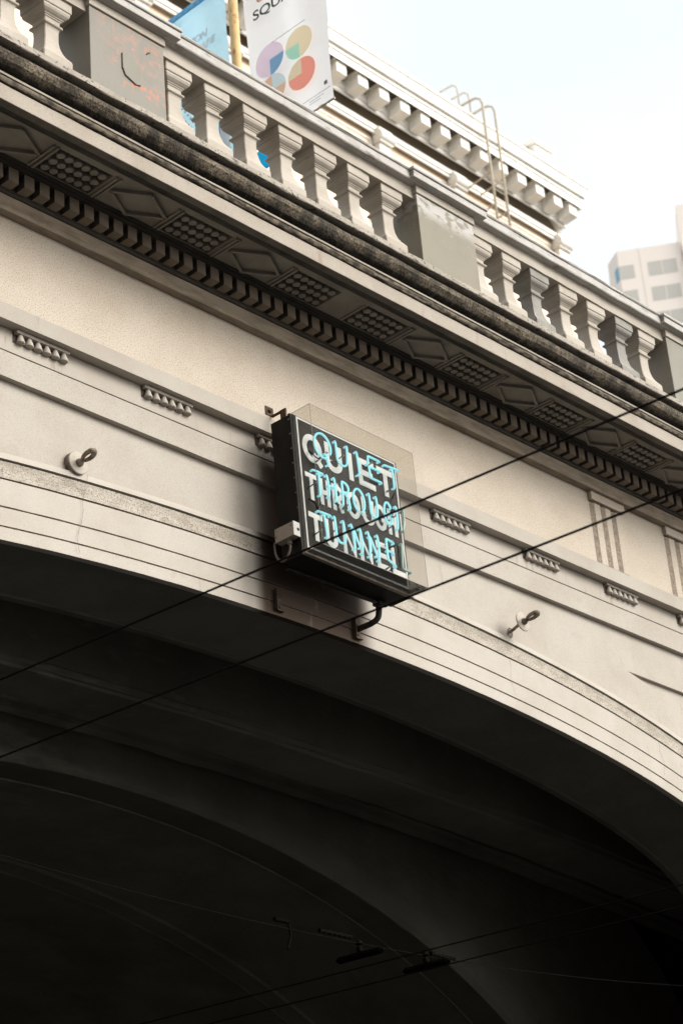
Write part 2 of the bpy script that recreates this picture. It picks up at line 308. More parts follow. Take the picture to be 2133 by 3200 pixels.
arc_strip(bm,[(.0,-.205),(.0,F0-.001),(.004,F0),(.114,F0),(.116,F0-gd),(.1265,F0-gd),(.128,F1),(.2895,F1),(.291,F1-gd),(.302,F1-gd),(.3035,F2),(.5425,F2)],jit=.0025)
for f in bm.faces:
    pass
link('archivolt_band',bm,'arch',portal,fix=True)
for gw,gf in ((.1155,F0),(.2905,F1),(.5435,F2),(.7255,F2-.031)):
    bm=nb(); arc_strip(bm,[(gw,gf-.006),(gw+.0115,gf-.006)],jit=.0012); link('archivolt_joint',bm,'groove',portal)
bm=nb(); arc_strip(bm,[(.5425,F2),(.544,F2-.03),(.555,F2-.03),(.557,F2+.006),(.575,F2+.003),(.60,F2-.005),(.64,F2-.012),(.69,F2-.014),(.722,F2-.012),(.7235,F2-.040),(.7375,F2-.040)],jit=.0025)
link('roll_moulding',bm,'roll',portal,smooth=False)
bm=nb(); arc_strip(bm,[(.7375,F2-.040),(.738,F2+.004),(.7945,F2-.004),(.7955,SP-.004)],jit=.002)
link('outer_fillet',bm,'arch',portal)
# spandrel with two sunk wedge panels
outer=[(XA,10.843),(XB,10.843),(XB,0),(AX+AA+.795,0)]+[ell(t,.795) for t in ts]+[(AX-AA-.795,0),(XA,0)]
wedge=[(18.381,10.37),(21.6,10.37),(21.9,10.1),(21.9,8.9),(21.4,9.28),(20.9,9.56),(20.3,9.83),(19.75,10.03),(19.215,10.2)]
wedgeL=[(2*AX-x,z) for x,z in wedge][::-1]
bm=nb()
loops=[[Vector((x,0,z)) for x,z in lp] for lp in (outer,wedge,wedgeL)]
flat=[p for lp in loops for p in lp]; vs=[bm.verts.new(V((p.x,SP,p.z))) for p in flat]
for tri in geometry.tessellate_polygon(loops):
    try: bm.faces.new([vs[i] for i in tri])
    except ValueError: pass
for lp in (wedge,wedgeL):
    k=len(lp)
    for i in range(k):
        a,b=lp[i],lp[(i+1)%k]; face(bm,[(a[0],SP,a[1]),(b[0],SP,b[1]),(b[0],SP-.045,b[1]),(a[0],SP-.045,a[1])])
    face(bm,[(x,SP-.045,z) for x,z in lp])
link('spandrel_wall',bm,'plaster',portal)
bm=nb()
inn=[(19.22,10.215),(19.45,10.18),(22,10.16),(22,10.15),(19.45,10.165)]
face(bm,[(x,SP-.040,z) for x,z in inn]); link('sunk_panel_joint',bm,'groove',portal)
bm=nb()   # reveal and jambs
arc_strip(bm,[(0,-.2055),(.018,-.207),(.018,-1.08)]); 
for s in (-1,1):
    x=AX+s*AA; face(bm,[(x,-.14,0),(x,-.14,AZ),(x,-1.1,AZ),(x,-1.1,0)])
link('arch_reveal',bm,'revealsoot',portal,smooth=False)
bm=nb()
arc_strip(bm,[(.018,-1.08),(-.004,-1.10),(-.004,-1.17),(.10,-1.19),(.16,-1.2)]); link('reveal_rib',bm,'rib',portal)
# architrave
bm=nb()
prism(bm,[(-.5,11.1015),(-.5,11.32),(-.10,11.32),(-.10,11.1015)],XA,XB,jit=.0015)
prism(bm,[(-.5,10.843),(-.5,11.091),(-.103,11.091),(-.103,10.843)],XA,XB,jit=.002,seed=3)
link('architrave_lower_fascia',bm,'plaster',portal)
bm=nb(); prism(bm,[(-.5,11.092),(-.5,11.1005),(-.125,11.1005),(-.125,11.092)],XA,XB,jit=.0005); link('architrave_joint',bm,'groove',portal)
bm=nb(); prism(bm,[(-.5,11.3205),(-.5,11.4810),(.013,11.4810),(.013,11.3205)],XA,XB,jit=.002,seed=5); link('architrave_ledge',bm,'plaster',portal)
bm=nb(); prism(bm,[(-.5,11.4812),(-.5,11.4838),(-.004,11.4838),(-.004,11.4812)],XA,XB,jit=.0002); link('ledge_joint',bm,'groove',portal)
bm=nb(); prism(bm,[(-.5,11.484),(-.5,12.364),(.0,12.364),(.0,11.484)],XA,XB,jit=.0015,seed=8); link('frieze',bm,'frieze',portal)
# triglyphs
for tx in (17.853,19.29,2*AX-18.44,2*AX-19.88):
    bm=nb()
    for a,b in ((0.0,0.083),(.193,.29),(.387,.486)): pass
    prof=[(0,.001),(.083,.0125),(.19,.0135),(.192,.002),(.288,.0135),(.383,.0135),(.385,.002),(.482,.0135),(.59,.0135),(.592,.001)]
    for i in range(len(prof)-1):
        (a,da),(b,db)=prof[i],prof[i+1]; face(bm,[(tx+a,da,11.4845),(tx+b,db,11.4845),(tx+b,db,12.25),(tx+a,da,12.25)],1 if i in (0,3,6) else 0)
    tg=link('triglyph',bm,['frieze','flute'],portal)
    bm=nb(); box(bm,tx-.005,tx+.62,-.05,.05,12.258,12.362); link('triglyph_cap',bm,'frieze',tg,bev=.004)
    bm=nb(); box(bm,tx,tx+.60,-.05,.0142,12.246,12.2578); link('triglyph_joint',bm,'groove',tg)
# guttae
def regula(x0):
    bm=nb(); box(bm,x0,x0+.585,-.11,-.05,11.287,11.3195); rg=link('regula',bm,'plaster',portal,bev=.006)
    bm=nb(); box(bm,x0-.012,x0+.57,-.10,-.0975,11.205,11.3198); link('crevice_shade',bm,'shade_grime',rg)  # thin dark plate painting in the shade behind the guttae
    for k in range(6):
        gx=x0+.055+k*.095; bm=nb()
        lathe(bm,[(.018,0),(.022,-.012),(.041,-.072),(.041,-.080),(.03,-.084)],(gx,-.078,11.287),n=14); link('gutta',bm,'plaster',rg,smooth=True)
for x in (9.77,11.22,12.645,13.75,15.135,16.63,18.06,19.45,8.24,6.8,20.9): regula(x)
# bed moulding
bm=nb(); prism(bm,[(-.1,12.3645),(.090,12.3645),(.093,12.372),(.096,12.385),(.104,12.402),(.118,12.42),(.134,12.438),(.146,12.455),(.150,12.468),(-.1,12.468)],XA,XB,seg=.1,jit=.003); link('bed_moulding',bm,'bed',portal)
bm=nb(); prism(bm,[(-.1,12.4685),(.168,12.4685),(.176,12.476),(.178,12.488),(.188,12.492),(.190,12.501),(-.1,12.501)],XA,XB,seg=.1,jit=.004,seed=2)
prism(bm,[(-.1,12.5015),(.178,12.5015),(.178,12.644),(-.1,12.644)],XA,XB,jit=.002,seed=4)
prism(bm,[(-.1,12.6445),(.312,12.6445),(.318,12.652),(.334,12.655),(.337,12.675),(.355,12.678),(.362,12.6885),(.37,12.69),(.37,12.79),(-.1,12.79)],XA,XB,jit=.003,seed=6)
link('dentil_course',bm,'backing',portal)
dl=None
for k in range(-9,73):
    x=9.38+.169*k+.0275
    if dl is None:
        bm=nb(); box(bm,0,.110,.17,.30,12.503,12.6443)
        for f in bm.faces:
            if abs(f.calc_center_median().x-0)<1e-4 or abs(f.calc_center_median().x-.110)<1e-4: f.material_index=1  # side faces painted dark for the shade in the gaps
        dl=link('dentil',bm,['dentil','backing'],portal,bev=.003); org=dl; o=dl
    else:
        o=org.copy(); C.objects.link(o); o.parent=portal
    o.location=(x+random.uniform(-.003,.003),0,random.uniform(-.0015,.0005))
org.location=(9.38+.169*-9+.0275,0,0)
# corona soffit with coffers
PAN=[8.175,9.625,11.07,12.515,13.485,14.94,16.405,17.88,19.35]
bm=nb()
prism(bm,[(.3,12.75),(.3,12.80),(.97,12.80),(.97,12.75)],XA,XB,jit=.001)
prism(bm,[(.3695,12.6905),(.3695,12.7495),(.378,12.7495),(.378,12.6905)],XA,XB,jit=.002)
prism(bm,[(.722,12.69),(.722,12.7495),(.80,12.7495),(.80,12.69)],XA,XB,jit=.002,seed=9)
edge_bm=nb(); prism(edge_bm,[(.8005,12.7495),(.97,12.7495),(.97,12.65),(.895,12.65),(.893,12.70),(.887,12.71),(.880,12.70),(.878,12.664),(.868,12.656),(.860,12.662),(.858,12.71),(.850,12.72),(.844,12.71),(.842,12.672),(.834,12.666),(.827,12.672),(.825,12.715),(.819,12.72),(.813,12.715),(.811,12.678),(.8005,12.676)],XA,XB,jit=.0018,seed=9)
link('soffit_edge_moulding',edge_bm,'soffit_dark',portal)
edges=[XA]
for p in PAN: edges+=[p,p+.60]
edges.append(XB)
for i in range(0,len(edges),2): box(bm,edges[i],edges[i+1],.3785,.7215,12.69,12.7493)
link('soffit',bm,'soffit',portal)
for p in PAN:
    bm=nb(); box(bm,p+.002,p+.598,.379,.7212,12.742,12.7488)
    bp=link('button_panel',bm,'soot',portal)
    bm=nb()
    for r_ in range(3):
        for c_ in range(6): lathe(bm,[(.0395,0),(.0395,-.044),(.038,-.049),(.034,-.051)],(p+.075+c_*.0925+random.uniform(-.002,.002),.43+r_*.107+random.uniform(-.002,.002),12.7415),n=16)
    link('soffit_button',bm,'soffit',bp).__setitem__('kind','stuff')
def bar(bm,a,b,w,z0,z1):
    d=Vector((b[0]-a[0],b[1]-a[1])); l=d.length; d/=l; n=Vector((-d.y,d.x))*w/2
    P=[(a[0]+n.x,a[1]+n.y),(b[0]+n.x,b[1]+n.y),(b[0]-n.x,b[1]-n.y),(a[0]-n.x,a[1]-n.y)]
    vs=[bm.verts.new(V((x,y,z))) for z in (z0,z1) for x,y in P]
    for q in ((0,1,2,3),(4,5,6,7),(0,1,5,4),(1,2,6,5),(2,3,7,6),(3,0,4,7)): bm.faces.new([vs[i] for i in q])
for i,p in enumerate(PAN[:-1]):
    a,b=p+.60,PAN[i+1]
    if i==3: 
        bm=nb(); bar(bm,(b-.035,.39),(b-.035,.715),.018,12.678,12.6905); link('soffit_rib',bm,'soffit',portal); continue
    bm=nb()
    for x in (a+.03,b-.03): bar(bm,(x,.385),(x,.74),.02,12.664,12.6902)
    for x in (a+.075,b-.075): bar(bm,(x,.385),(x,.74),.018,12.668,12.6901)
    l,r,c=a+.10,b-.10,(a+b)/2
    for P,Q in (((l,.565),(c,.742)),((c,.742),(r,.565)),((r,.565),(c,.388)),((c,.388),(l,.565))): bar(bm,P,Q,.028,12.655,12.6903)
    link('lozenge_panel',bm,'soffit',portal)
# fascia to base course
bm=nb(); prism(bm,[(.9705,12.6495),(.980,12.6495),(.980,12.803),(.9705,12.803)],XA,XB,jit=.003,seg=.09); link('cornice_fascia',bm,'fascia',portal)
bm=nb(); prism(bm,[(.5,12.8035),(.957,12.8035),(.957,12.8145),(.998,12.8145),(1.008,12.826),(1.016,12.84),(1.018,12.8535),(1.006,12.857),(1.006,12.8625),(.5,12.8625)],XA,XB,jit=.004,seg=.07,seed=1); link('ovolo_moulding',bm,'ovolo',portal)
bm=nb(); prism(bm,[(.5,12.863),(1.026,12.863),(1.028,12.883),(1.02,12.886),(.5,12.886)],XA,XB,jit=.002,seg=.08,seed=2); link('fillet',bm,'fascia',portal)
bm=nb()
prof=[(.5,12.8865),(.985,12.8865),(.99,12.90),(1.03,12.907),(1.07,12.922),(1.105,12.945),(1.128,12.975),(1.137,13.005),(1.132,13.030),(1.115,13.048),(1.09,13.058),(1.08,13.0645),(.5,13.0645)]
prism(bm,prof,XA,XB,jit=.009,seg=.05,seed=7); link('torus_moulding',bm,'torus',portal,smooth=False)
bm=nb(); prism(bm,[(.5,13.065),(1.182,13.065),(1.19,13.071),(1.19,13.127),(1.184,13.131),(.5,13.131)],XA,XB,jit=.006,seg=.045,seed=3); link('base_course',bm,'strip',portal)
bm=nb(); box(bm,XA,XB,-.5,.52,12.80,13.128); link('cornice_core',bm,'plaster',portal)
# cracks in the arch plaster
def crack(pts,w=.0035,d=-.1315):
    bm=nb(); P=[]
    for i in range(len(pts)-1):
        a,b=pts[i],pts[i+1]
        for j in range(6): t=j/6; P.append((a[0]+(b[0]-a[0])*t+random.uniform(-.004,.004),a[1]+(b[1]-a[1])*t))
    P.append(pts[-1])
    for i in range(len(P)-1):
        ww=w*random.uniform(.5,1.2); face(bm,[(P[i][0]-ww/2,d,P[i][1]),(P[i][0]+ww/2,d,P[i][1]),(P[i+1][0]+ww/2,d,P[i+1][1]),(P[i+1][0]-ww/2,d,P[i+1][1])])
    link('plaster_crack',bm,'groove',portal)
crack([(10.571,10.21),(10.568,10.108),(10.52,9.969),(10.509,9.933),(10.517,9.849),(10.494,9.755),(10.486,9.7),(10.457,9.622),(10.445,9.533),(10.472,9.43)],.004,-.118)
crack([(11.85,9.62),(11.86,9.50),(11.84,9.47)],.003,-.1312); crack([(9.67,9.98),(9.66,9.92),(9.645,9.86)],.004,-.118)
crack([(16.2,10.0),(16.22,9.86),(16.19,9.72),(16.24,9.55)],.0028,-.1312); crack([(18.75,9.64),(18.72,9.5),(18.78,9.36),(18.74,9.22)],.0028,-.1312)
for x in (9.95,10.85,16.0,18.3): crack([(x,11.48),(x+.012,11.40),(x+.004,11.325)],.0025,.0035)
# ------------------------------------------------------------------ tunnel behind the portal
tun=root('tunnel_vault',(AX,-1.2,0),'soot blackened tunnel vault behind the arch with dim ribs and pale water stains','tunnel')
bm=nb(); box(bm,AX-14,AX+14,-4.0,-1.205,10.35,10.45); link('bay_ceiling',bm,'soot',tun)
bm=nb(); arc_strip(bm,[(.9,-2.24),(.085,-2.24),(.085,-2.29),(.03,-2.30),(.03,-2.34),(0,-2.36),(0,-2.95),(.05,-2.97),(.9,-2.98)],el=beamc,jit=.02); link('transverse_beam',bm,'soot',tun)
bm=nb(); arc_strip(bm,[(.9,-3.5),(.30,-3.5),(.28,-3.56),(.22,-3.58),(.22,-3.72),(.9,-3.75)],el=beamc,jit=.02); link('ceiling_moulding',bm,'soot',tun)
bm=nb(); arc_strip(bm,[(3.2,-4.0),(.30,-4.0),(.06,-4.02),(0,-4.08)],el=bore,jit=.01)
for sgn in (-1,1):
    x=13.9+sgn*8.4; face(bm,[(x,-4.02,0),(x+sgn*6,-4.02,0),(x+sgn*6,-4.02,4.76),(x,-4.02,4.76)])
link('bore_face',bm,'soot',tun)
def ringb(d0,d1,w,m,name):
    bm=nb(); arc_strip(bm,[(w,d0),(w,(d0+d1)/2),(w,d1)],el=bore)
    for sgn in (-1,1):
        x=13.9+sgn*(8.4+w); face(bm,[(x,d0,0),(x,d0,4.76),(x,d1,4.76),(x,d1,0)])
    link(name,bm,m,tun)
ringb(-4.07,-4.5,0,'rib','bore_rib'); ringb(-4.49,-6.6,.03,'soot','bore_lining'); ringb(-6.59,-6.9,.0,'soot','bore_rib'); ringb(-6.89,-40,.03,'soot','bore_lining')
for d_ in (-4.5,-6.59,-6.9):
    bm=nb(); arc_strip(bm,[(-.02,d_),(.12,d_)],el=bore); link('lining_joint',bm,'soot',tun)
for sgn in (-1,1):
    bm=nb(); x=AX+sgn*(AA+.02); box(bm,min(x,x+sgn*7),max(x,x+sgn*7),-4.0,-1.2,0,10.35) if 0 else face(bm,[(AX+sgn*13.4,-1.2,0),(AX+sgn*13.4,-1.2,10.35),(AX+sgn*13.4,-4,10.35),(AX+sgn*13.4,-4,0)]); link('side_wall',bm,'soot',tun)
bm=nb()
for q in ([(-15,-42,-.1),(15,-42,-.1),(15,-42,10.6),(-15,-42,10.6)],[(-15,-1.22,-.1),(-15,-42,-.1),(-15,-42,10.6),(-15,-1.22,10.6)],[(15,-1.22,-.1),(15,-42,-.1),(15,-42,10.6),(15,-1.22,10.6)],[(-15,-1.22,10.6),(15,-1.22,10.6),(15,-42,10.6),(-15,-42,10.6)],
 [(-15,-1.22,-.1),(-7.3,-1.22,-.1),(-7.3,-1.22,10.6),(-15,-1.22,10.6)],[(15,-1.22,-.1),(7.3,-1.22,-.1),(7.3,-1.22,10.6),(15,-1.22,10.6)]): face(bm,[(AX+x,d,z) for x,d,z in q])
link('outer_lining',bm,'soot',tun)
bm=nb(); arc_strip(bm,[(.16,-1.2),(2.6,-1.21)]); link('back_of_portal',bm,'soot',tun)
# ------------------------------------------------------------------ balustrade
bal=root('balustrade',(AX,.92,13.131),'weathered stone balustrade of square balusters and painted piers on top of the portal','balustrade')
DC=.92
BP=[(0,.16),(-.100,.16),(-.107,.157),(-.109,.150),(-.13,.149),(-.150,.140),(-.167,.122),(-.176,.108),(-.184,.105),(-.188,.097),(-.198,.094),(-.203,.086),(-.235,.083),(-.247,.090),(-.255,.103),(-.264,.106),(-.273,.101),(-.281,.086),(-.30,.080),(-.35,.078),(-.42,.080),(-.48,.087),(-.54,.102),(-.585,.124),(-.618,.148),(-.634,.157),(-.645,.160),(-.825,.160)]
def baluster_bm(seed,edge=False):
    bm=nb(); rings=[]
    for z,h in BP:
        c=.007; ring=[]
        for sx,sd in ((-1,1),(1,1),(1,-1),(-1,-1)):
            a=[(sx*h,sd*(h-c)),(sx*(h-c),sd*h)]
            if sx*sd>0: a=a[::1]
            if (sx,sd) in ((-1,1),(1,-1)): pass
            else: a=a[::-1]
            for x,d in a:
                j=noise.noise(Vector((x*9+seed,d*9,z*9)))*.003
                ring.append(bm.verts.new(V((x+j,d+j,z+noise.noise(Vector((x*7,seed,z*8)))*.002))))
        rings.append(ring)
    for i in range(len(rings)-1):
        for j in range(8):
            f=bm.faces.new((rings[i][j],rings[i][(j+1)%8],rings[i+1][(j+1)%8],rings[i+1][j]))
            if edge and j==0: f.material_index=1
    bm.faces.new(rings[0]); bm.faces.new(rings[-1][::-1]); return bm
xs=[8.22,8.69,9.166,10.577,11.052,11.534,12.005,12.479,12.945,13.43,14.83,15.305,15.782,16.278,16.774,17.284,17.713,19.12,19.6,20.08,20.56]
for i,x in enumerate(xs):
    grey=i in (12,15)
    bm=baluster_bm(i*3.3,grey); bmesh.ops.rotate(bm,verts=bm.verts[:],cent=(0,0,0),matrix=Matrix.Rotation(R(random.uniform(-1.6,1.6)),3,'Z')@Matrix.Rotation(R(random.uniform(-.4,.4)),3,'Y')); bmesh.ops.translate(bm,verts=bm.verts[:],vec=V((x+.16,DC,13.95)))
    link('baluster',bm,['baluster_grey','edge_white'] if grey else 'baluster',bal,label='grey patched baluster with chalky white corners' if grey else None)
piers=[(5.35,6.22,'pier'),(9.626,10.492,'pier_graffiti'),(13.90,14.779,'pier_scraped'),(18.173,19.05,'pier'),(22.45,23.32,'pier')]
lab={'pier_graffiti':'grey pier with faded coral graffiti and a raised patch','pier_scraped':'olive grey pier with paint scraped white along its top'}
def raillen(a,b):
    bm=nb(); prism(bm,[(DC-.18,13.942),(1.10,13.942),(1.103,14.06),(1.11,14.074),(DC-.19,14.074)],a,b,jit=.006,seg=.07,seed=a)
    r1=link('lower_rail',bm,'coping_under' if 0 else 'baluster',bal)
    bm=nb(); prism(bm,[(DC-.19,14.0745),(1.14,14.0745),(1.162,14.079),(1.182,14.0785),(1.19,14.088),(1.19,14.168),(1.178,14.172),(DC-.27,14.172)],a,b,jit=.004,seg=.06,seed=a+1)
    link('coping_fascia',bm,['coping'],bal)
    bm=nb(); prism(bm,[(DC-.27,14.1722),(1.183,14.1722),(1.200,14.180),(1.207,14.194),(1.2,14.208),(1.12,14.225),(DC,14.235),(DC-.28,14.20)],a,b,jit=.007,seg=.05,seed=a+2)
    link('coping_cap',bm,'coping',bal)
for i in range(len(piers)-1): raillen(piers[i][1]-.02,piers[i+1][0]+.02)
for a,b,m in piers:
    bm=nb(); box(bm,a,b,.70,1.14,13.132,13.99)
    # object-space origin for graffiti masks
    po=bpy.data.objects.new('pier',bpy.data.meshes.new('pier')); 
    bmesh.ops.recalc_face_normals(bm,faces=bm.faces[:]); base=V(((a+b)/2,1.14,13.20)); bmesh.ops.translate(bm,verts=bm.verts[:],vec=-base)
    bm.to_mesh(po.data); bm.free(); po.data.materials.append(M[m]); C.objects.link(po); po.parent=bal; po.location=base-ORI[bal]; ORI[po]=base
    bv=po.modifiers.new('bevel','BEVEL'); bv.width=.005; bv.segments=2
    if m in lab: po['label']=lab[m]
    def sub(name,bm,mm,bev=0): return link(name,bm,mm,po,bev=bev)
    bm=nb(); box(bm,a-.012,b+.012,.68,1.158,13.994,14.0785); cp=sub('pier_neck',bm,'baluster',.006)
    bm=nb(); box(bm,a-.05,b+.05,.65,1.185,14.079,14.090); box(bm,a-.13,b+.13,.60,1.24,14.088,14.166); sub('pier_cap',bm,'coping',.006)
    bm=nb()
    box(bm,a-.145,b+.145,.59,1.256,14.170,14.206); sub('pier_cap_slab',bm,'coping',.01)
    if m=='pier_graffiti':
        bm=nb(); cx_=a+.44
        P=[(cx_-.08,13.66),(cx_+.13,13.62),(cx_+.13,13.40),(cx_+.07,13.385),(cx_-.05,13.43),(cx_-.08,13.50)]
        f=face(bm,[(x,1.1405,z) for x,z in P]); r_=bmesh.ops.extrude_face_region(bm,geom=[f]); bmesh.ops.translate(bm,verts=[v for v in r_['geom'] if isinstance(v,bmesh.types.BMVert)],vec=V((0,.014,0)))
        sub('raised_patch',bm,'pier',.002)
        bm=nb(); tube(bm,[(a+.66,1.142,13.80),(a+.67,1.144,13.82),(a+.695,1.144,13.835)],.007,6); sub('paint_scar',bm,'groove')
# ------------------------------------------------------------------ neon sign
SO=Vector((12.626,.12,11.331)); SRM=((.999,.032,-.001),(-.032,.999,-.018),(0,.018,1.))
def S(u,v,w):
    q=(u,v,-w); return Vector((SO.x+sum(SRM[0][i]*q[i] for i in range(3)),SO.y+sum(SRM[1][i]*q[i] for i in range(3)),SO.z+sum(SRM[2][i]*q[i] for i in range(3))))
ST=lambda p: S(*p)
sign=root('neon_sign',(13.36,.2,9.87),'black box sign with cyan neon words QUIET THROUGH TUNNEL under a clear cover','sign')
SW,SH=1.515,1.455; PV=.255
bm=nb(); box(bm,.005,SW,0,PV-.03,0,SH,T=ST); cab=link('cabinet',bm,'black',sign,bev=.004)
bm=nb(); box(bm,-.004,SW+.006,PV-.034,PV-.004,-.006,SH+.004,T=ST); link('cabinet_rim',bm,'black',sign,bev=.003)
bm=nb()
for k in range(9): box(bm,-.006,.001,PV-.03+.002*k%2,PV-.012,.05+.155*k,.06+.155*k,T=ST)
link('rim_clip',bm,'boxgrey',sign)
bm=nb(); box(bm,.03,SW,PV-.004,PV,-.004,SH-.03,T=ST); pan=link('sign_panel',bm,'panel',sign)
def frame(bm,u0,u1,w0,w1,t,v0,v1):
    box(bm,u0,u1,v0,v1,w0,w0+t,T=ST); box(bm,u0,u1,v0,v1,w1-t,w1,T=ST); box(bm,u0,u0+t,v0,v1,w0+t,w1-t,T=ST); box(bm,u1-t,u1,v0,v1,w0+t,w1-t,T=ST)
bm=nb(); frame(bm,.073,1.497,.002,1.372,.019,PV,PV+.002); link('white_border',bm,'white',pan)
# bottom lip
bm=nb(); box(bm,.0,SW+.004,PV-.004,PV+.035,SH-.012,SH+.010,T=ST); link('bottom_lip',bm,'lip',sign,bev=.002)
# --- letters: polylines in (u,w)
def arcp(cu,cw,ru,rw,a0,a1,n=14): return [(cu+ru*math.cos(R(a0+(a1-a0)*i/n)),cw+rw*math.sin(R(a0+(a1-a0)*i/n))) for i in range(n+1)]
def LET(ch,u0,u1,t,b,s):
    c=(u0+u1)/2; h=b-t; m=(t+b)/2; ru=(u1-u0)/2
    if ch=='T': return [[(u0-s/2,t),(u1+s/2,t)],[(c,t),(c,b+s/2)]]
    if ch=='I': return [[(c,t-s/2),(c,b+s/2)]]
    if ch=='L': return [[(u0,t-s/2),(u0,b),(u1+s/2,b)]]
    if ch=='E': return [[(u1+s/2,t),(u0,t),(u0,b),(u1+s/2,b)],[(u0,m),(u1,m)]]
    if ch=='H': return [[(u0,t-s/2),(u0,b+s/2)],[(u1,t-s/2),(u1,b+s/2)],[(u0,m),(u1,m)]]
    if ch=='N': return [[(u0,b+s/2),(u0,t),(u1,b),(u1,t-s/2)]]
    if ch=='U': return [[(u0,t-s/2),(u0,b-ru)]+arcp(c,b-ru,ru,ru,180,0)+[(u1,t-s/2)]]
    if ch=='O': return [arcp(c,m,ru,h/2,0,360,28)]
    if ch=='Q': return [arcp(c,m,ru,h/2,0,360,28),[(c+.01,b-.07),(u1+.01,b+.04)]]
    if ch=='G': return [arcp(c,m,ru,h/2,-35,-325,22)[:22]+[(u1,m+.02),(c+.01,m+.02)]]
    if ch=='R': return [[(u0,b+s/2),(u0,t),(c,t)]+arcp(c,t+h*.25,ru,h*.25,-90,90,10)+[(u0,m)],[(c-.005,m),(u1,b+s/2)]]
def flatstroke(bm,pl,s,v0,v1):
    P=[Vector(p) for p in pl]; closed=(P[0]-P[-1]).length<1e-4
    if closed: P=P[:-1]
    k=len(P); Lp=[];Rp=[]
    for i in range(k):
        a=P[i-1] if (closed or i>0) else None; c=P[(i+1)%k] if (closed or i<k-1) else None; b=P[i]
        d1=(b-a).normalized() if a is not None else None; d2=(c-b).normalized() if c is not None else None
        if d1 is None: d1=d2
        if d2 is None: d2=d1
        n1=Vector((-d1.y,d1.x)); n2=Vector((-d2.y,d2.x)); n=(n1+n2)
        if n.length<1e-6: n=n1
        n.normalize(); f=1/max(.45,n.dot(n1)); Lp.append(b+n*s/2*f); Rp.append(b-n*s/2*f)
    vv=[[bm.verts.new(V(S(q.x,v,q.y))) for q in X_] for v in (v0,v1) for X_ in (Lp,Rp)]
    for i in range(k if closed else k-1):
        j=(i+1)%k; L0,R0,L1,R1=vv
        for q in ((L1[i],L1[j],R1[j],R1[i]),(L0[i],L0[j],L1[j],L1[i]),(R0[i],R0[j],R1[j],R1[i])):
            bm.faces.new(q)
PR=[  # painted letters: char,u0,u1 centre lines ; rows t,b centre lines
 (.163,.405,.060,[('Q',.160,.372),('U',.476,.655),('I',.80,.81),('E',.945,1.125),('T',1.225,1.41)]),
 (.590,.822,.047,[('T',.152,.262),('H',.343,.436),('R',.516,.625),('O',.715,.862),('U',.935,1.065),('G',1.108,1.250),('H',1.31,1.40)]),
 (1.008,1.238,.052,[('T',.150,.290),('U',.370,.482),('N',.610,.745),('N',.845,.975),('E',1.085,1.215),('L',1.305,1.445)])]
for t,b,s,row in PR:
    for ch,u0,u1 in row:
        bm=nb(); 
        for i,pl in enumerate(LET(ch,u0,u1,t,b,s)): flatstroke(bm,pl,s,PV+.0005,PV+.003+.0004*i)
        link('painted_letter',bm,'white',pan,fix=True)
NV=.365
def neon(path,m='neon',hook=(1,1),round_=True,r=.0112):
    P=[(u,NV,w) for u,w in path]
    def hk(a,b):
        d=(Vector(a)-Vector(b)).normalized(); q=Vector(a)+d*.006; return [tuple(q+Vector((0,-.012,0))+d*.004),tuple(q+Vector((0,-.034,0)))]
    if hook[0]: P=hk(P[0],P[1])[::-1]+P
    if hook[1]: P=P+hk(P[-1],P[-2])
    bm=nb(); Q=smooth_path(P,.008) if round_ else P
    tube(bm,[tuple(q) for q in Q],r,8,T=lambda q:S(q.x,q.y,q.z)); return bm
def densify(pl,rad=.02):
    "round the corners of a polyline"
    P=[Vector(p) for p in pl]; out=[P[0]]
    for i in range(1,len(P)-1):
        a,b,c=P[i-1],P[i],P[i+1]; ra=min(rad,(a-b).length*.45,(c-b).length*.45); p=b+(a-b).normalized()*ra; q=b+(c-b).normalized()*ra
        out+=[p,(p+q)/4+b/2,q]
    out.append(P[-1]); return [(p.x,p.y) for p in out]
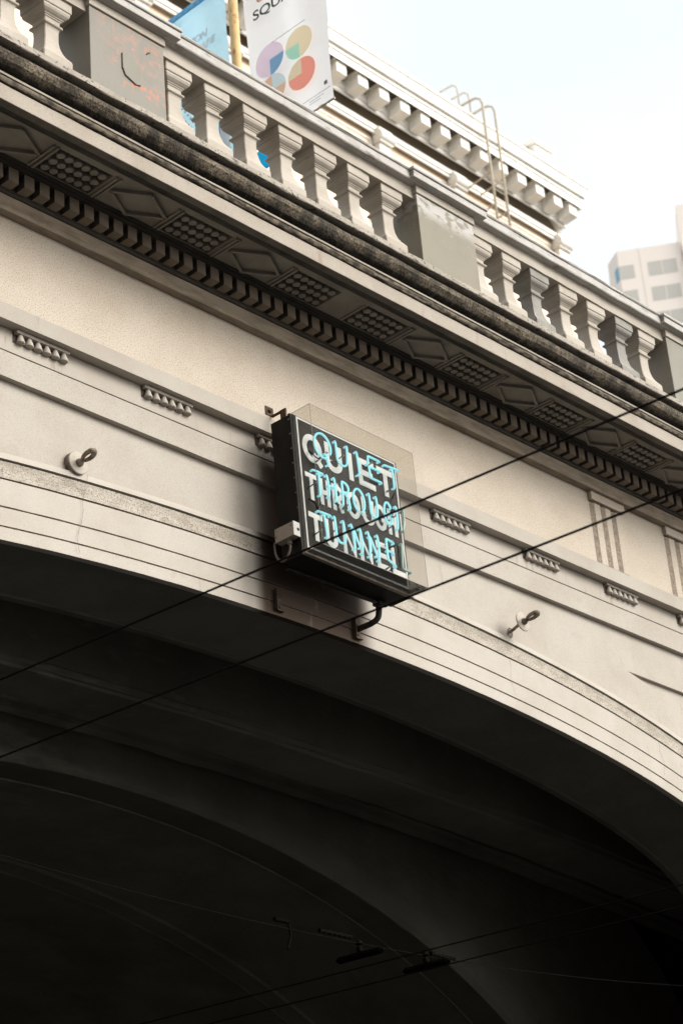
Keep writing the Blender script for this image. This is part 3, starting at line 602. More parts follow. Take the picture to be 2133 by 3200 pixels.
NR=[
 [('Q',[arcp(.288,.292,.112,.128,70,390,26),[(.322,.375),(.335,.40),(.345,.45),(.345,.468)]]),
  ('U',[[(.480,.185),(.485,.32)]+arcp(.556,.335,.072,.075,170,10,10)+[(.638,.25),(.640,.18)]]),
  ('I',[[(.780,.19),(.790,.30),(.793,.405),(.780,.425)]]),
  ('E',[[(1.108,.168),(.962,.166),(.945,.185),(.938,.25)],[(1.100,.281),(.955,.281),(.95,.30),(.955,.385),(.97,.398),(1.108,.401)]]),
  ('T',[[(1.198,.180),(1.386,.168)],[(1.296,.196),(1.306,.28),(1.304,.385)]])],
 [('T',[[(.127,.606),(.246,.606)],[(.192,.622),(.192,.74),(.188,.84)]]),
  ('H',[[(.308,.607),(.322,.72),(.315,.812)],[(.408,.602),(.416,.72),(.413,.823)],[(.333,.70),(.385,.70)]]),
  ('R',[[(.505,.835),(.515,.72),(.515,.60),(.53,.592)]+arcp(.55,.645,.052,.052,-80,80,8)+[(.53,.70)],[(.545,.705),(.585,.75),(.603,.845)]]),
  ('O',[arcp(.742,.716,.078,.122,110,440,26)]),
  ('U',[[(.900,.600),(.905,.74)]+arcp(.953,.765,.048,.062,170,10,8)+[(1.006,.70),(1.000,.600)]]),
  ('G',[arcp(1.163,.714,.056,.118,-40,-340,18),[(1.165,.715),(1.205,.713)]]),
  ('H',[[(1.291,.607),(1.300,.72),(1.287,.832)]]),
  ('h',[[(1.398,.612),(1.395,.72),(1.372,.826)]])],
 [('T',[[(.146,1.028),(.297,1.022)],[(.216,1.045),(.226,1.15),(.233,1.253)]]),
  ('U',[[(.360,1.023),(.366,1.16)]+arcp(.428,1.195,.062,.066,170,10,9)+[(.488,1.12),(.478,1.028)]]),
  ('N',[[(.590,1.028),(.612,1.14),(.608,1.255)],[(.618,1.06),(.66,1.16),(.688,1.218)],[(.712,1.032),(.728,1.15),(.716,1.267)]]),
  ('N',[[(.826,1.028),(.836,1.14),(.821,1.266)],[(.850,1.07),(.895,1.16),(.924,1.232)],[(.957,1.024),(.966,1.14),(.952,1.268)]]),
  ('E',[[(1.190,1.020),(1.102,1.008),(1.086,1.03),(1.088,1.20),(1.10,1.228),(1.188,1.264)],[(1.105,1.128),(1.178,1.138)]]),
  ('L',[[(1.312,1.0),(1.305,1.13),(1.296,1.23),(1.31,1.258),(1.404,1.262)]])]]
for row in NR:
    for ch,paths in row:
        bms=nb()
        for i,pl in enumerate(paths):
            closed=False
            b2=neon(pl,hook=(ch not in 'OQ' or i>0,ch not in 'OQ' or i>0))
            me=bpy.data.meshes.new('t'); b2.to_mesh(me); b2.free(); bms.from_mesh(me); bpy.data.meshes.remove(me)
        dim=ch in 'Lh'
        link('unlit_neon_letter' if dim else 'neon_letter',bms,'neonoff' if dim else 'neon',sign,smooth=True,label='unlit grey green neon letter' if dim else None)
for u,w in ((.36,.33),(.60,.27),(1.02,.2),(1.32,.36),(.15,.72),(.62,.78),(.93,.70),(1.22,.82),(.17,1.2),(.43,1.09),(.96,1.14),(1.17,1.24),(.30,.39),(1.30,.68),(1.2,.98)):
    bm=nb(); tube(bm,[(u,PV,w+.02),(u,PV+.05,w+.012),(u+.004,NV-.012,w)],[.010,.006,.008],7,T=lambda q:S(q.x,q.y,q.z)); tube(bm,[(u-.016,NV-.012,w),(u+.016,NV-.012,w)],.004,5,T=lambda q:S(q.x,q.y,q.z)); link('tube_support',bm,'tubeglass',sign,smooth=True)
for path in ([(.21,PV+.01,.33),(.20,PV+.05,.38),(.25,PV+.07,.42),(.30,NV-.02,.40)],[(1.33,NV-.02,.42),(1.35,PV+.03,.46),(1.31,PV+.02,.56),(1.38,PV+.04,.60),(1.40,NV-.02,.62)],[(1.28,PV+.02,.94),(1.31,PV+.05,.97),(1.24,PV+.03,1.02),(1.21,NV-.02,1.03)],[(.14,PV+.01,.86),(.17,PV+.06,.92),(.20,PV+.05,.96),(.215,NV-.02,.90)],[(1.155,PV+.05,1.30),(1.22,NV-.03,1.255),(1.27,NV-.03,1.26)]):
    bm=nb(); tube(bm,[tuple(q) for q in smooth_path(path,.01)],.006,7,T=lambda q:S(q.x,q.y,q.z)); link('high_voltage_lead',bm,'blackout',sign,smooth=True)
for u0,w0,u1,w1 in ((.655,.80,.72,.845),(.43,.82,.49,.83),(.99,.40,1.10,.40),(1.31,.98,1.305,1.22)):
    bm=nb(); tube(bm,[(u0,NV-.04,w0),((u0+u1)/2,NV-.045,(w0+w1)/2),(u1,NV-.04,w1)],.010,7,T=lambda q:S(q.x,q.y,q.z)); link('blacked_out_tube',bm,'blackout',sign,smooth=True)
# acrylic cover
A0,A1,AH0,AH1,AV=.002,1.478,.004,1.452,.494; th=.005
bm=nb(); box(bm,A0,A1,AV-th,AV,AH0,AH1,T=ST); box(bm,A0,A0+th,PV+.002,AV-th-.0005,AH0,AH1,T=ST); box(bm,A1-th,A1,PV+.002,AV-th-.0005,AH0,AH1,T=ST)
box(bm,A0+th+.0005,A1-th-.0005,PV+.002,AV-th-.0005,AH0,AH0+th,T=ST); link('acrylic_cover',bm,'acrylic',sign)
bm=nb(); box(bm,A0+th+.0005,A1-th-.0005,PV+.002,AV-th-.0005,AH1-th,AH1,T=ST); link('cover_base',bm,'acrylic_greyed',sign)
bm=nb(); e=.0022; q=lambda a,b: tube(bm,[a,b],e,5,T=lambda k:S(k.x,k.y,k.z))
F=AV+.001
for a,b in (((A0,F,AH0),(A1,F,AH0)),((A0,F,AH0),(A0,F,AH1)),((A1,F,AH0),(A1,F,AH1)),((A0,F,AH1),(A1,F,AH1)),((A0,F,AH0),(A0,PV,AH0)),((A0,F,AH1),(A0,PV,AH1)),((A1,F,AH1),(A1,PV,AH1))): q(a,b)
link('cover_seam',bm,'acredge',sign)
bm=nb()  # leaf litter and dirt lying in the cover's low corner
for i in range(60):
    u=A1-.01-abs(random.gauss(0,.05)); v=PV+.04+random.random()*.18; z=AH1-th-.003-random.random()*.014; s=random.uniform(.006,.016); a=random.random()*6
    P=[S(u+s*math.cos(a+k*1.6),v+s*math.sin(a+k*1.6),z+random.uniform(-.004,.004)) for k in range(4)]; face(bm,P)
link('litter',bm,'iron',sign,fix=False).__setitem__('kind','stuff')
# junction box
bm=nb(); box(bm,-.088,-.003,.015,.243,1.150,1.288,T=ST); jb=link('junction_box',bm,'boxgrey',sign,bev=.003)
bm=nb(); box(bm,-.090,-.001,.2435,.249,1.148,1.290,T=ST); je=link('box_cover',bm,'boxend',jb,bev=.001)
bm=nb()
for v,w in ((.035,1.235),(.215,1.185)): lathe(bm,[(.006,0),(.006,-.004)],S(-.089,v,w),ax=(1,0,0),n=10)
lathe(bm,[(.016,0),(.016,.003),(.012,.005)],S(-.03,.249,1.22),ax=(0,1,0),n=16); link('screw',bm,'iron',jb)
bm=nb(); lathe(bm,[(.026,0),(.026,-.012),(.021,-.014),(.021,-.03),(.025,-.032),(.025,-.045),(.018,-.05)],S(-.045,.15,1.288),n=12); link('cable_gland',bm,'cable',jb)
bm=nb(); pts=[S(-.045,.15,1.335),S(-.045,.15,1.38),S(-.05,.12,1.44),S(-.055,.07,1.475),S(-.06,.02,1.45),S(-.062,-.01,1.39),S(-.06,-.02,1.32),S(-.055,-.02,1.26)]
tube(bm,[tuple(p) for p in smooth_path(pts,.012)],.011,9); link('cable',bm,'cable',jb,smooth=True)
# brackets
bm=nb(); box(bm,12.695,12.80,.001,.008,11.515,11.61); box(bm,12.775,12.785,.008,.15,11.50,11.53); box(bm,12.77,12.79,.12,.19,11.31,11.53); lathe(bm,[(.02,0),(.02,.012),(.008,.022)],(12.745,.008,11.56),ax=(0,1,0),n=8); link('wall_bracket',bm,'rust',sign,bev=.003)
def leg(x):
    bm=nb(); box(bm,x-.01,x+.085,-.131,-.124,9.56,9.75); box(bm,x-.014,x-.004,-.131,-.085,9.55,9.76); box(bm,x-.01,x+.09,-.131,-.10,9.552,9.56)
    lathe(bm,[(.012,0),(.012,.01)],(x+.05,-.124,9.60),ax=(0,1,0),n=8); lathe(bm,[(.012,0),(.012,.01)],(x+.05,-.124,9.70),ax=(0,1,0),n=8)
    link('mounting_plate',bm,'shade_grime' if x<13 else 'stainplate',sign)
    if x<13: return
    bm=nb(); tube(bm,[tuple(p) for p in smooth_path([(x+.12,.10,9.90),(x+.12,.10,9.80),(x+.115,.08,9.72),(x+.09,.02,9.68),(x+.05,-.13,9.66)],.02)],.030 if x>13 else .013,10); box(bm,x+.08,x+.16,.06,.15,9.84,9.90)
    link('support_leg',bm,'iron',sign,smooth=False)
leg(12.79); leg(13.84)
bm=nb(); box(bm,12.72,14.05,.10,.135,9.845,9.862); link('bottom_rail',bm,'iron',sign)
# ------------------------------------------------------------------ wall rings
def eyebolt(x,z,dp,xr,zr,label,rod):
    r=root('anchor_ring',(x,SP,z),label,'anchor ring','iron rings fixed to the portal wall')
    bm=nb(); a=Vector((0,1,.02)); lathe(bm,[(.105,0),(.108,.006),(.102,.014),(.05,.018)],(x,dp,z),ax=a,n=30); link('backing_plate',bm,'plate',r,bev=.002)
    bm=nb(); lathe(bm,[(.036,.0),(.038,.02),(.028,.035),(.02,.05)],(x,dp+.014,z-.005),n=14,ax=(0,1,.05)); link('collar',bm,'hook',r,smooth=True)
    bm=nb(); c=Vector((x+.006,dp+.135,z+.020)); pts=[]
    for k in range(26):
        t=2*PI*k/26; pts.append(tuple(c+Vector((.030*math.sin(t),.070*math.cos(t),.014*math.cos(t)-.007*math.sin(t)))))
    tube(bm,pts,[.0205-.004*(math.cos(2*PI*(k-13)/26)) for k in range(26)],9,closed=True); link('ring',bm,'hook',r,smooth=True)
    if rod:
        bm=nb(); tube(bm,[(x,dp,z),(xr,SP+.01,zr)],.0165,9); link('anchor_rod',bm,'hook',r)
        bm=nb(); pts=[(xr+.03*math.sin(t)+.0,SP+.012,zr-.01+.055*math.cos(t)) for t in [2*PI*k/18 for k in range(18)]]; tube(bm,pts,.006,6,closed=True); link('wall_eye',bm,'hook',r)
eyebolt(10.465,10.285,SP+.05,0,0,'iron ring on a round plate flush to the wall, left of the neon sign',False)
bm=nb(); lathe(bm,[(.107,0),(.107,.05)],(10.462,SP,10.285),ax=(0,1,0),n=30)
pl=link('plate_packing',bm,'hook',[o for o in C.objects if o.name.startswith('anchor_ring')][0])
eyebolt(16.29,10.33,.03,16.31,10.285,'iron ring whose plate stands off the wall on a rod, right of the sign',True)
# ------------------------------------------------------------------ overhead wires
def wire(name,a,b,sag,r,label,grp,m='wire',cat='overhead wire'):
    bm=nb(); A,B=Vector(a),Vector(b); pts=[]
    for i in range(41):
        t=i/40; p=A.lerp(B,t); p.z-=sag*4*t*(1-t); pts.append(tuple(p))
    tube(bm,pts,r,8)
    return solo(name,bm,m,A,label,cat,grp,smooth=True)
dv=Vector((-.033,-1.687,.063))
def along(p,dv,s0,s1): p=Vector(p); return p+dv*s0,p+dv*s1
a,b=along((8.282,4.539,7.036),dv,-3.5,9); wire('trolley_wire',a,b,0,.0073,'upper of the two thick dark trolley wires crossing in front of the neon sign','trolley wires running into the tunnel')
a,b=along((8.426,4.354,6.579),dv,-3.5,9); wire('trolley_wire',a,b,0,.0073,'lower of the two thick dark trolley wires, passing just under the neon sign','trolley wires running into the tunnel')
dv2=Vector((.103,-1.503,.101))
a,b=along((14.80,-1.0,6.80),dv2,-5,9); wire('trolley_wire',a,b,0,.006,'fainter trolley wire inside the dark tunnel, upper of the far pair','trolley wires running into the tunnel')
a,b=along((15.19,-1.0,6.741),dv2,-5,9); wire('trolley_wire',a,b,0,.006,'fainter trolley wire inside the dark tunnel, lower of the far pair','trolley wires running into the tunnel')
wire('span_wire',(6.3,-1.0,7.42),(20.3,-1.0,7.30),.42,.0035,'thin span wire strung across the tunnel mouth carrying insulators','','spanwire','span wire')
for (x,z,l) in ((14.53,6.83,'trolley wire hanger on the span wire, left one'),(15.47,6.86,'trolley wire hanger on the span wire, right one')):
    r=root('wire_hanger',(x,-1,z),l,'wire hanger','hangers where the trolley wires cross the span wire')
    bm=nb(); dn=dv2.normalized(); c=Vector((x,-1,z-.0)); tube(bm,[tuple(c-dn*.32),tuple(c-dn*.28),tuple(c+dn*.28),tuple(c+dn*.32)],[.012,.035,.035,.012],8); link('clamp_bar',bm,'blackout',r)
    bm=nb(); lathe(bm,[(.012,0),(.03,.02),(.03,.05),(.014,.07),(.04,.085),(.02,.12)],(x,-1,z+.02),n=10); link('insulator_cap',bm,'insul',r)
for x0,x1,z,l in ((13.42,13.60,7.0,'short grey strain insulator on the span wire with a hanging tail'),(14.0,14.42,6.985,'long grey strain insulator left of the hangers'),(15.55,15.9,6.99,'grey strain insulator at the right end of the hangers')):
    r=root('strain_insulator',(x0,-1,z),l,'insulator','insulators on the span wire')
    bm=nb(); n=6; pts=[(x0+(x1-x0)*i/(2*n),-1,z-.0*i) for i in range(2*n+1)]; tube(bm,pts,[.012 if i%2 else .022 for i in range(2*n+1)],8); link('insulator_body',bm,'insul',r)
    if x0<13.5: bm=nb(); tube(bm,[(x1,-1,z),(x1+.02,-1,z-.12),(x1-.03,-1,z-.25)],.012,6); link('loose_tail',bm,'blackout',r)
# ------------------------------------------------------------------ pole and banners on the street above
PX=17.05
pole=root('lamp_pole',(PX,-4.2,13.13),'mustard yellow painted pole with rust stains, between the blue and the white banner','pole')
bm=nb(); tube(bm,[(PX,-4.2,13.1),(PX,-4.2,16),(PX,-4.2,24.5)],[.085,.074,.068],18); link('pole_shaft',bm,'pole',pole,smooth=True)
bm=nb(); lathe(bm,[(.2,0),(.2,.1),(.14,.2),(.12,.5),(.09,.6)],(PX,-4.2,13.13),n=16); link('pole_base',bm,'pole',pole)
bm=nb()
for z,d in ((18.95,1.72),(22.2,1.7),(22.07,-1.36)): tube(bm,[(PX,-4.2,z),(PX,-4.2+d,z)],.014,8)
link('banner_arm',bm,'boxend',pole)
def cloth(bm,d0,d1,z0,z1,off=0,nd=14,nz_=30,skew=0.):
    rows=[]
    for i in range(nz_+1):
        z=z0+(z1-z0)*i/nz_; rows.append([bm.verts.new(V((PX+off+.035*noise.noise(Vector((j*.28,z*1.1,2.)))+.02*math.sin(j*.7+z*.8),d0+(d1-d0)*j/nd,z+skew*(j/nd)))) for j in range(nd+1)])
    for i in range(nz_):
        for j in range(nd): bm.faces.new((rows[i][j],rows[i][j+1],rows[i+1][j+1],rows[i+1][j]))
def poly(name,pts,m,parent,off=-.075):
    bm=nb(); face(bm,[(PX+off,d,z) for d,z in pts]); return link(name,bm,m,parent)
wb=root('street_banner',(PX,-3.2,18.95),'white banner with SQUARE lettering and pastel petal circles, right of the yellow pole','banner')
bm=nb(); cloth(bm,-3.96,-2.50,18.965,22.2); o_=link('cloth',bm,'whitecloth',wb,smooth=True)
def pet(cd,czz,rd,rz_,a0,a1,tilt=0,n=20,center=False):
    P=[]; 
    for i in range(n+1):
        a=R(a0+(a1-a0)*i/n); x,y=rd*math.cos(a),rz_*math.sin(a); P.append((cd+x*math.cos(tilt)-y*math.sin(tilt),czz+x*math.sin(tilt)+y*math.cos(tilt)))
    if center: P.append((cd,czz))
    return P
# petals: four discs, one quarter of each in another colour
poly('petal_print',pet(-3.525,20.18,.27,.27,-90+360-270,360,center=True),'p_lav',wb,-.060)
poly('petal_print',pet(-3.525,20.18,.27,.27,-90,0,center=True),'p_blue',wb,-.061)
poly('petal_print',pet(-2.975,20.14,.25,.25,-90,180,center=True),'p_yel',wb,-.060)
poly('petal_print',pet(-2.975,20.14,.25,.25,180,270,center=True),'p_green',wb,-.061)
poly('petal_print',pet(-2.965,19.615,.25,.25,-180,90,center=True),'p_red',wb,-.060)
poly('petal_print',pet(-2.965,19.615,.25,.25,90,180,center=True),'p_tan',wb,-.061)
poly('petal_print',pet(-3.51,19.66,.25,.25,0,90,center=True),'p_ltb',wb,-.060)
poly('petal_print',pet(-3.51,19.66,.25,.25,90,360,center=True),'p_org',wb,-.061)
bm=nb(); box(bm,PX-.052,PX-.050,-2.88,-2.62,19.075,19.082); box(bm,PX-.052,PX-.050,-2.88,-2.68,19.035,19.041); link('fine_print',bm,'p_grey',wb)
bm=nb(); box(bm,PX-.052,PX-.050,-2.60,-2.54,19.20,19.26); link('fine_print',bm,'p_grey',wb)
bm=nb(); box(bm,PX-.05,PX-.045,-3.96,-2.5,19.128,19.131); link('fold_line',bm,'p_grey',wb); bm=nb(); box(bm,PX-.05,PX-.045,-3.56,-2.84,20.452,20.455); link('fold_line',bm,'p_grey',wb)
def text(s,size,d,z,m,parent,shear=0,sx=1.,thick=0.,off=-.07,align='LEFT'):
    cu=bpy.data.curves.new('txt','FONT'); cu.body=s; cu.size=size; cu.shear=shear; cu.offset=thick; cu.align_x=align
    to=bpy.data.objects.new('txt',cu); C.objects.link(to); bpy.context.view_layer.update()
    me=bpy.data.meshes.new_from_object(to.evaluated_get(bpy.context.evaluated_depsgraph_get())); bpy.data.objects.remove(to)
    bm=nb(); bm.from_mesh(me); bpy.data.meshes.remove(me)
    for v in bm.verts: x,y=v.co.x*sx,v.co.y; v.co=V((PX+off,d+x,z+y))
    return link('lettering',bm,m,parent,fix=False)
text('SQUARE',.23,-3.78,21.0,'p_txt',wb,sx=1.2,thick=.004,off=-.06)
text('UNION',.23,-3.70,21.26,'p_orange',wb,sx=1.2,thick=.004,off=-.06)
bb=root('street_banner',(PX,-4.9,18.6),'light blue banner with white UNION SQUARE lettering, left of the yellow pole','banner')
bm=nb(); cloth(bm,-5.56,-4.36,18.6,22.08,skew=.0); o_=link('cloth',bm,'bluecloth',bb,smooth=True)
bm=nb(); box(bm,PX-.062,PX-.058,-5.56,-4.36,21.97,22.08); link('header_band',bm,'bluedark',bb)
bm=nb()
for k in range(9): box(bm,PX-.066,PX-.064,-5.50+.13*k,-5.44+.13*k,21.985,22.03)
link('header_print',bm,'bluecloth',bb).__setitem__('kind','stuff')
text('UNION',.165,-4.69,21.33,'whitecloth',bb,shear=.25,thick=.013,off=-.062,align='RIGHT'); text('SQUARE',.165,-4.55,21.14,'whitecloth',bb,shear=.25,thick=.013,off=-.062,align='RIGHT')
bm=nb()
for i in range(8):
    for j in range(9): lathe(bm,[(.024,0),(.024,.003)],(PX-.066,-5.45+.10*i+(.05 if j%2 else 0),19.85+.085*j),ax=(1,0,0),n=10)
link('dot_print',bm,'white',bb).__setitem__('kind','stuff')
bm=nb(); box(bm,PX-.066,PX-.062,-4.62,-4.54,18.7,19.9); link('side_stripe',bm,'cyanprint',bb)
bm=nb(); box(bm,PX-.066,PX-.062,-4.54,-4.36,18.7,19.9); link('white_stripe',bm,'whitecloth',bb)
cb=root('street_banner',(PX,-3.75,18.4),'small bright cyan banner edge glimpsed between the balusters below the white banner','banner')
bm=nb(); box(bm,PX-.01,PX+.01,-4.02,-3.60,18.55,18.88); link('cloth',bm,'cyanprint',cb)
# ------------------------------------------------------------------ building behind
DB=-22.
def zb(h,dl): return 1.6+(h-1.6)*(34+dl)/34
bld=root('office_building',(40,DB-6,0),'ornate white and peach building with a bracketed roof cornice, behind the banners','building')
XE=53.35
def course(name,prof,m,xe,x0=18,par=None):
    "prof list of (setback dl from the cornice edge, H) swept along x, returning at the right end"
    bm=nb(); pts=[(DB-dl,zb(h,dl)) for dl,h in prof]; k=len(pts); m0=min(p[0] for p in prof)
    A=[bm.verts.new(V((x0,d,z))) for d,z in pts]; B=[bm.verts.new(V((xe-(prof[i][0]-m0),pts[i][0],pts[i][1]))) for i in range(k)]; E=[bm.verts.new(V((xe-(prof[i][0]-m0),DB-16,pts[i][1]))) for i in range(k)]
    for i in range(k):
        j=(i+1)%k; bm.faces.new((A[i],A[j],B[j],B[i])); bm.faces.new((B[i],B[j],E[j],E[i]))
    bm.faces.new(A); bm.faces.new(E[::-1])
    return link(name,bm,m,par or bld)
course('roof_cornice',[(2.,44.475),(.20,44.475),(.17,44.52),(.10,44.62),(.05,44.85),(.02,45.05),(.0,45.13),(.0,45.14),(-.02,45.145),(-.02,45.26),(2.,45.26)],'bwhite',53.36)
course('cornice_fillet',[(2.,44.335),(.19,44.335),(.175,44.36),(.175,44.44),(.19,44.465),(2.,44.465)],'bwhite',53.16)
course('cornice_fascia',[(2.,44.02),(.21,44.02),(.21,44.325),(2.,44.325)],'bwhite',53.12)
course('corona_soffit',[(2.,43.9),(.25,44.005),(.25,44.03),(2.,44.03)],'bbeige',53.10)
course('bed_moulding',[(2.,42.66),(.93,42.66),(.88,42.72),(.88,42.86),(.84,42.93),(.84,43.15),(.81,43.20),(2.,43.20)],'bwhite',53.05)
course('upper_frieze',[(2.,43.19),(.86,43.19),(.86,44.0),(2.,44.0)],'bbeige',53.05)
course('frieze',[(2.,41.9),(1.30,41.9),(1.30,42.7),(2.,42.7)],'bfrieze',53.2)
course('architrave',[(2.,41.80),(1.06,41.80),(1.02,41.86),(1.02,41.98),(.98,42.02),(.98,42.2),(1.04,42.215),(2.,42.215)],'bwhite',53.3)
course('wall',[(2.,-0.),(1.2,-0.),(1.2,41.85),(2.,41.85)],'bpeach',53.1)
bm=nb(); zr=zb(45.26,0); box(bm,18,XE-.6,DB-15.5,DB-.6,zr-.3,zr-.02); link('roof',bm,'bbeige',bld)
def modillion(x):
    bm=nb(); w=.45
    dF,dK=DB-.30,DB-.84; z1=zb(43.99,.32); z0=zb(43.50,.32)
    P=[(dF,z1),(dF,z0),(dF-.12,z0-.015),(dK,z0-.05),(dK,z1)]; k=len(P)
    A=[bm.verts.new(V((x,d,z))) for d,z in P]; B=[bm.verts.new(V((x+w,d,z))) for d,z in P]
    for i in range(k): bm.faces.new((A[i],A[(i+1)%k],B[(i+1)%k],B[i]))
    bm.faces.new(A); bm.faces.new(B[::-1])
    box(bm,x-.03,x+w+.03,dK,dF+.03,z1+.001,z1+.04)
    link('modillion',bm,'bwhite',bld)
    bm=nb(); box(bm,x-.06,x+w+.06,DB-.88,DB-.76,zb(43.17,.8),zb(43.42,.8)); link('modillion_block',bm,'bwhite',bld,bev=.03)
for k in range(-24,9):
    x=(43.23+.990*k)*(34.3/34); modillion(x)
modillion(52.45*(34.3/34)-.45)
for x in (36.6,43.4,47.1,52.7,33.,40.0):
    sp=root('__x',(x,DB,42),'x','x') if 0 else None
    bm=nb(); z1=zb(42.2,.9); box(bm,x-.33,x+.33,DB-1.2,DB-.85,z1-.55,z1+.02); box(bm,x-.26,x+.26,DB-1.2,DB-.95,z1-1.5,z1-.5)
    lathe(bm,[(.2,-.36),(.2,.36)],(x,DB-.92,z1-.30),ax=(1,0,0),n=16); lathe(bm,[(.14,-.3),(.14,.3)],(x,DB-1.,z1-1.35),ax=(1,0,0),n=14)
    link('scroll_bracket',bm,'bwhite',bld,bev=.03)
for x0,x1 in ((33,35.2),(36.6,41.8),(43.3,45.4),(46.9,51.0)):
    for k,(a,b_) in enumerate(((.25,.30),(.62,.66))):
        bm=nb(); z1=zb(41.75,1.2)-a; X0,X1=x0*1.035+a,x1*1.035-a; box(bm,X0,X1,DB-1.25,DB-1.17,z1-.07,z1); box(bm,X0,X0+.07,DB-1.25,DB-1.17,z1-3,z1-.07); box(bm,X1-.07,X1,DB-1.25,DB-1.17,z1-3,z1-.07); link('wall_panel_moulding',bm,'bbeige' if k else 'bwhite',bld)
for x0,x1,h0,h1 in ((50.68,51.58,45.24,45.84),(43.0*.0+38.2,39.6,45.24,46.1)):
    s=1.01; bm=nb(); box(bm,x0*s,x1*s,DB-1.3,DB-.5,zb(h0,.4)-.3,zb(h1,.5)-.15); box(bm,x0*s-.1,x1*s+.1,DB-1.4,DB-.4,zb(h1,.5)-.15,zb(h1,.5)+.02); link('parapet_block',bm,'bwhite',bld)
# roof ladder
lad=root('roof_ladder',(48.2,DB+.3,41),'cream roof access ladder with hooped handrails curling over the cornice','ladder')
z_=lambda h: zb(h,-.35); sx_=(34-.35)/34
for x in (47.68*sx_,48.33*sx_):
    bm=nb(); tube(bm,[(x,DB+.35,z_(39.5)),(x,DB+.35,z_(44)),(x+.0,DB+.35,z_(46.0)),(x-.02,DB+.30,z_(46.22)),(x-.03,DB+.12,z_(46.36)),(x-.03,DB-.1,z_(46.40)),(x-.03,DB-.95,z_(46.42)),(x-.03,DB-1.05,z_(46.3)),(x-.03,DB-1.1,z_(45.3))],.045,8); link('stile',bm,'ladder',lad,smooth=True)
for x in (46.12,46.72):
    bm=nb(); xx=x+.45; tube(bm,[(xx,DB-.15,z_(45.2)),(xx,DB-.15,z_(46.4)),(xx,DB-.18,z_(46.72)),(xx,DB-.35,z_(46.88)),(xx,DB-1.4,z_(46.95)),(xx,DB-1.7,z_(46.7)),(xx,DB-1.75,z_(45.2))],.03,8); link('hand_hoop',bm,'ladder',lad,smooth=True)
bm=nb()
for k in range(16):
    z=z_(39.6+.42*k); tube(bm,[(47.68*sx_,DB+.35,z),(48.33*sx_,DB+.35,z)],.022,6) if z<z_(41.5) or k in (6,7,8) else None
link('rung',bm,'ladder',lad)
bm=nb(); 
for x in (47.68*sx_,48.33*sx_): tube(bm,[(x,DB+.35,z_(43.2)),(x,DB-.66,z_(43.2)-.1)],.03,6); tube(bm,[(x,DB+.35,z_(41.9)),(x,DB-.6,z_(41.9)-.1)],.03,6)
link('standoff',bm,'ladder',lad)
# ------------------------------------------------------------------ tower far right
c0=Vector((217.43,-123.49,166.57)); ph=R(56); ph2=R(122)
h1=Vector((math.cos(ph),math.sin(ph),0)); h2=Vector((math.cos(ph2),math.sin(ph2),0)); n1=Vector((math.sin(ph),-math.cos(ph),0))
if n1.dot(Vector((0,12,0))-Vector((c0.x,c0.y,0)))<0: n1=-n1
n2=Vector((math.sin(ph2),-math.cos(ph2),0))
if n2.dot(Vector((0,12,0))-Vector((c0.x,c0.y,0)))<0: n2=-n2
tw=root('office_tower',(c0.x,c0.y,0),'distant pale pink high rise with wide pale windows at the far right','building')
ZT=lambda z:1.6+(z-1.6)*2
bm=nb(); ring_=[c0,c0+h1*8.96,c0+h1*8.96-n1*20,c0-h2*3.36-n1*20,c0-h2*3.36]
T_=[bm.verts.new(V((p.x,p.y,ZT(84.1)))) for p in ring_]; B_=[bm.verts.new(V((p.x,p.y,0))) for p in ring_]
for i in range(5): bm.faces.new((T_[i],T_[(i+1)%5],B_[(i+1)%5],B_[i]))
bm.faces.new(T_); link('wall',bm,'tower',tw)
def win(hv,nv,s0,s1,z0,z1,m,split=None):
    bm=nb(); p=lambda s,z,o: tuple(c0+hv*s*2+nv*o)[:2]+(ZT(z),)
    P=[p(s0,z0,.02),p(s1,z0,.02),p(s1,z1,.02),p(s0,z1,.02)]; Q=[p(s0,z0,-.2),p(s1,z0,-.2),p(s1,z1,-.2),p(s0,z1,-.2)]
    face(bm,P)
    w=link('window',bm,m,tw)
    if split:
        bm=nb(); P=[p(split-.03,z0,.06),p(split+.03,z0,.06),p(split+.03,z1,.06),p(split-.03,z1,.06)]; face(bm,P); link('window_mullion',bm,'tower',w)
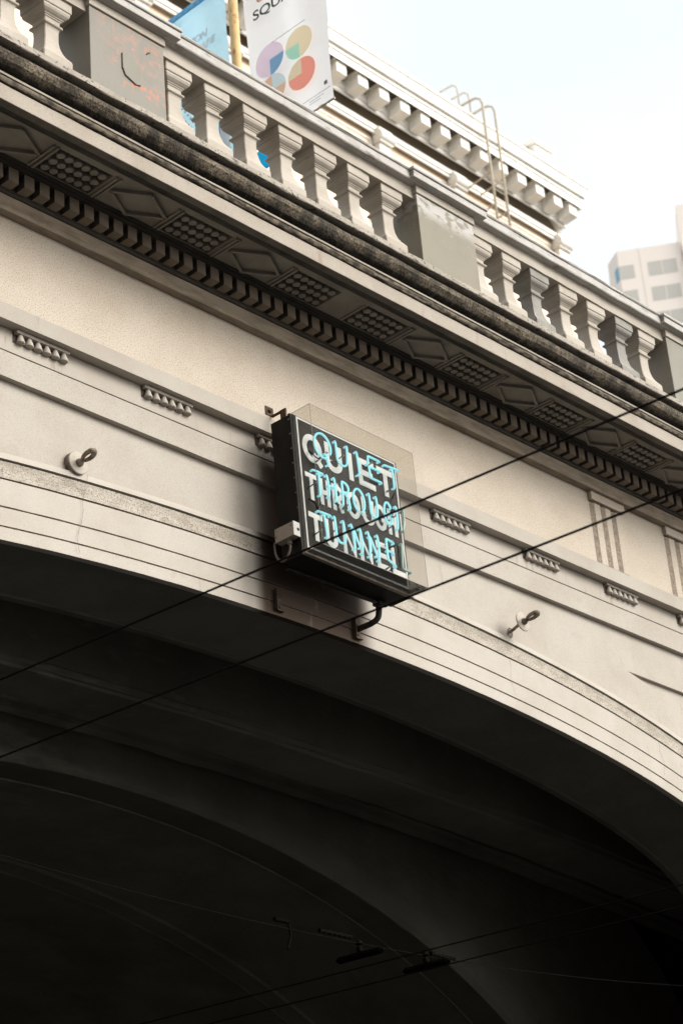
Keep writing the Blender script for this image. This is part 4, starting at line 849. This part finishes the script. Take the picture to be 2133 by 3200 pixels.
for r_ in range(12):
    dz=2.07*r_
    win(h1,n1,1.99,4.01,81.68-dz,82.83-dz,'towerglass',2.97); win(h1,n1,.03,1.04,81.72-dz,82.83-dz,'towerglass')
    win(h2,n2,-.75,-.1,81.81-dz,82.9-dz,'towerblue')
bm=nb()
for s0_ in (1.5,): 
    p=lambda s,z,o: tuple(c0+h1*s*2+n1*o)[:2]+(ZT(z),)
    face(bm,[p(1.49,40,.015),p(1.54,40,.015),p(1.54,84.1,.015),p(1.49,84.1,.015)])
link('wall_joint',bm,'bbeige',tw)
bm=nb(); q0=c0+h1*9.1+n1*.6; ring_=[q0,q0+h1*18,q0+h1*18-n1*20,q0-n1*20]
T_=[bm.verts.new(V((p.x,p.y,ZT(87.)))) for p in ring_]; B_=[bm.verts.new(V((p.x,p.y,0))) for p in ring_]
for i in range(4): bm.faces.new((T_[i],T_[(i+1)%4],B_[(i+1)%4],B_[i]))
bm.faces.new(T_); link('taller_wing',bm,'tower',tw)
# ------------------------------------------------------------------ unseen building on the left, added to shade the portal
sb=root('shade_building',(-14,19,0),'dark brick building added out of view on the left to shade the portal','building')
bm=nb(); box(bm,-30,-6.2,-.1,44,0,40); link('wall',bm,'brick',sb)
bm=nb(); box(bm,-30.4,-5.8,-.3,44.4,40.002,40.9); link('roof_cornice',bm,'bbeige',sb)  # cornice of the added shade building
for fl in range(9):
    for k in range(8):
        bm=nb(); z0=2.2+fl*4.1; d0=3+k*5; box(bm,-6.26,-6.17,d0,d0+1.9,z0,z0+2.5); w=link('window',bm,'darkglass',sb); bm=nb(); box(bm,-6.3,-6.05,d0-.15,d0+2.05,z0-.2,z0-.002); link('shade_building_sill',bm,'bbeige',w)  # windows and sills of the added shade building
# ------------------------------------------------------------------ ground
bm=nb(); face(bm,[(-600,600,0),(800,600,0),(800,-800,0),(-600,-800,0)]); solo('ground',bm,'asphalt',(0,0,0),None,'structure')
bm=nb(); box(bm,XA,XB,-19,-.51,12.85,13.05); solo('upper_street',bm,'asphalt',(0,0,12.85),None,'structure')
for o in list(C.objects):
    if o.get('group')=='': del o['group']
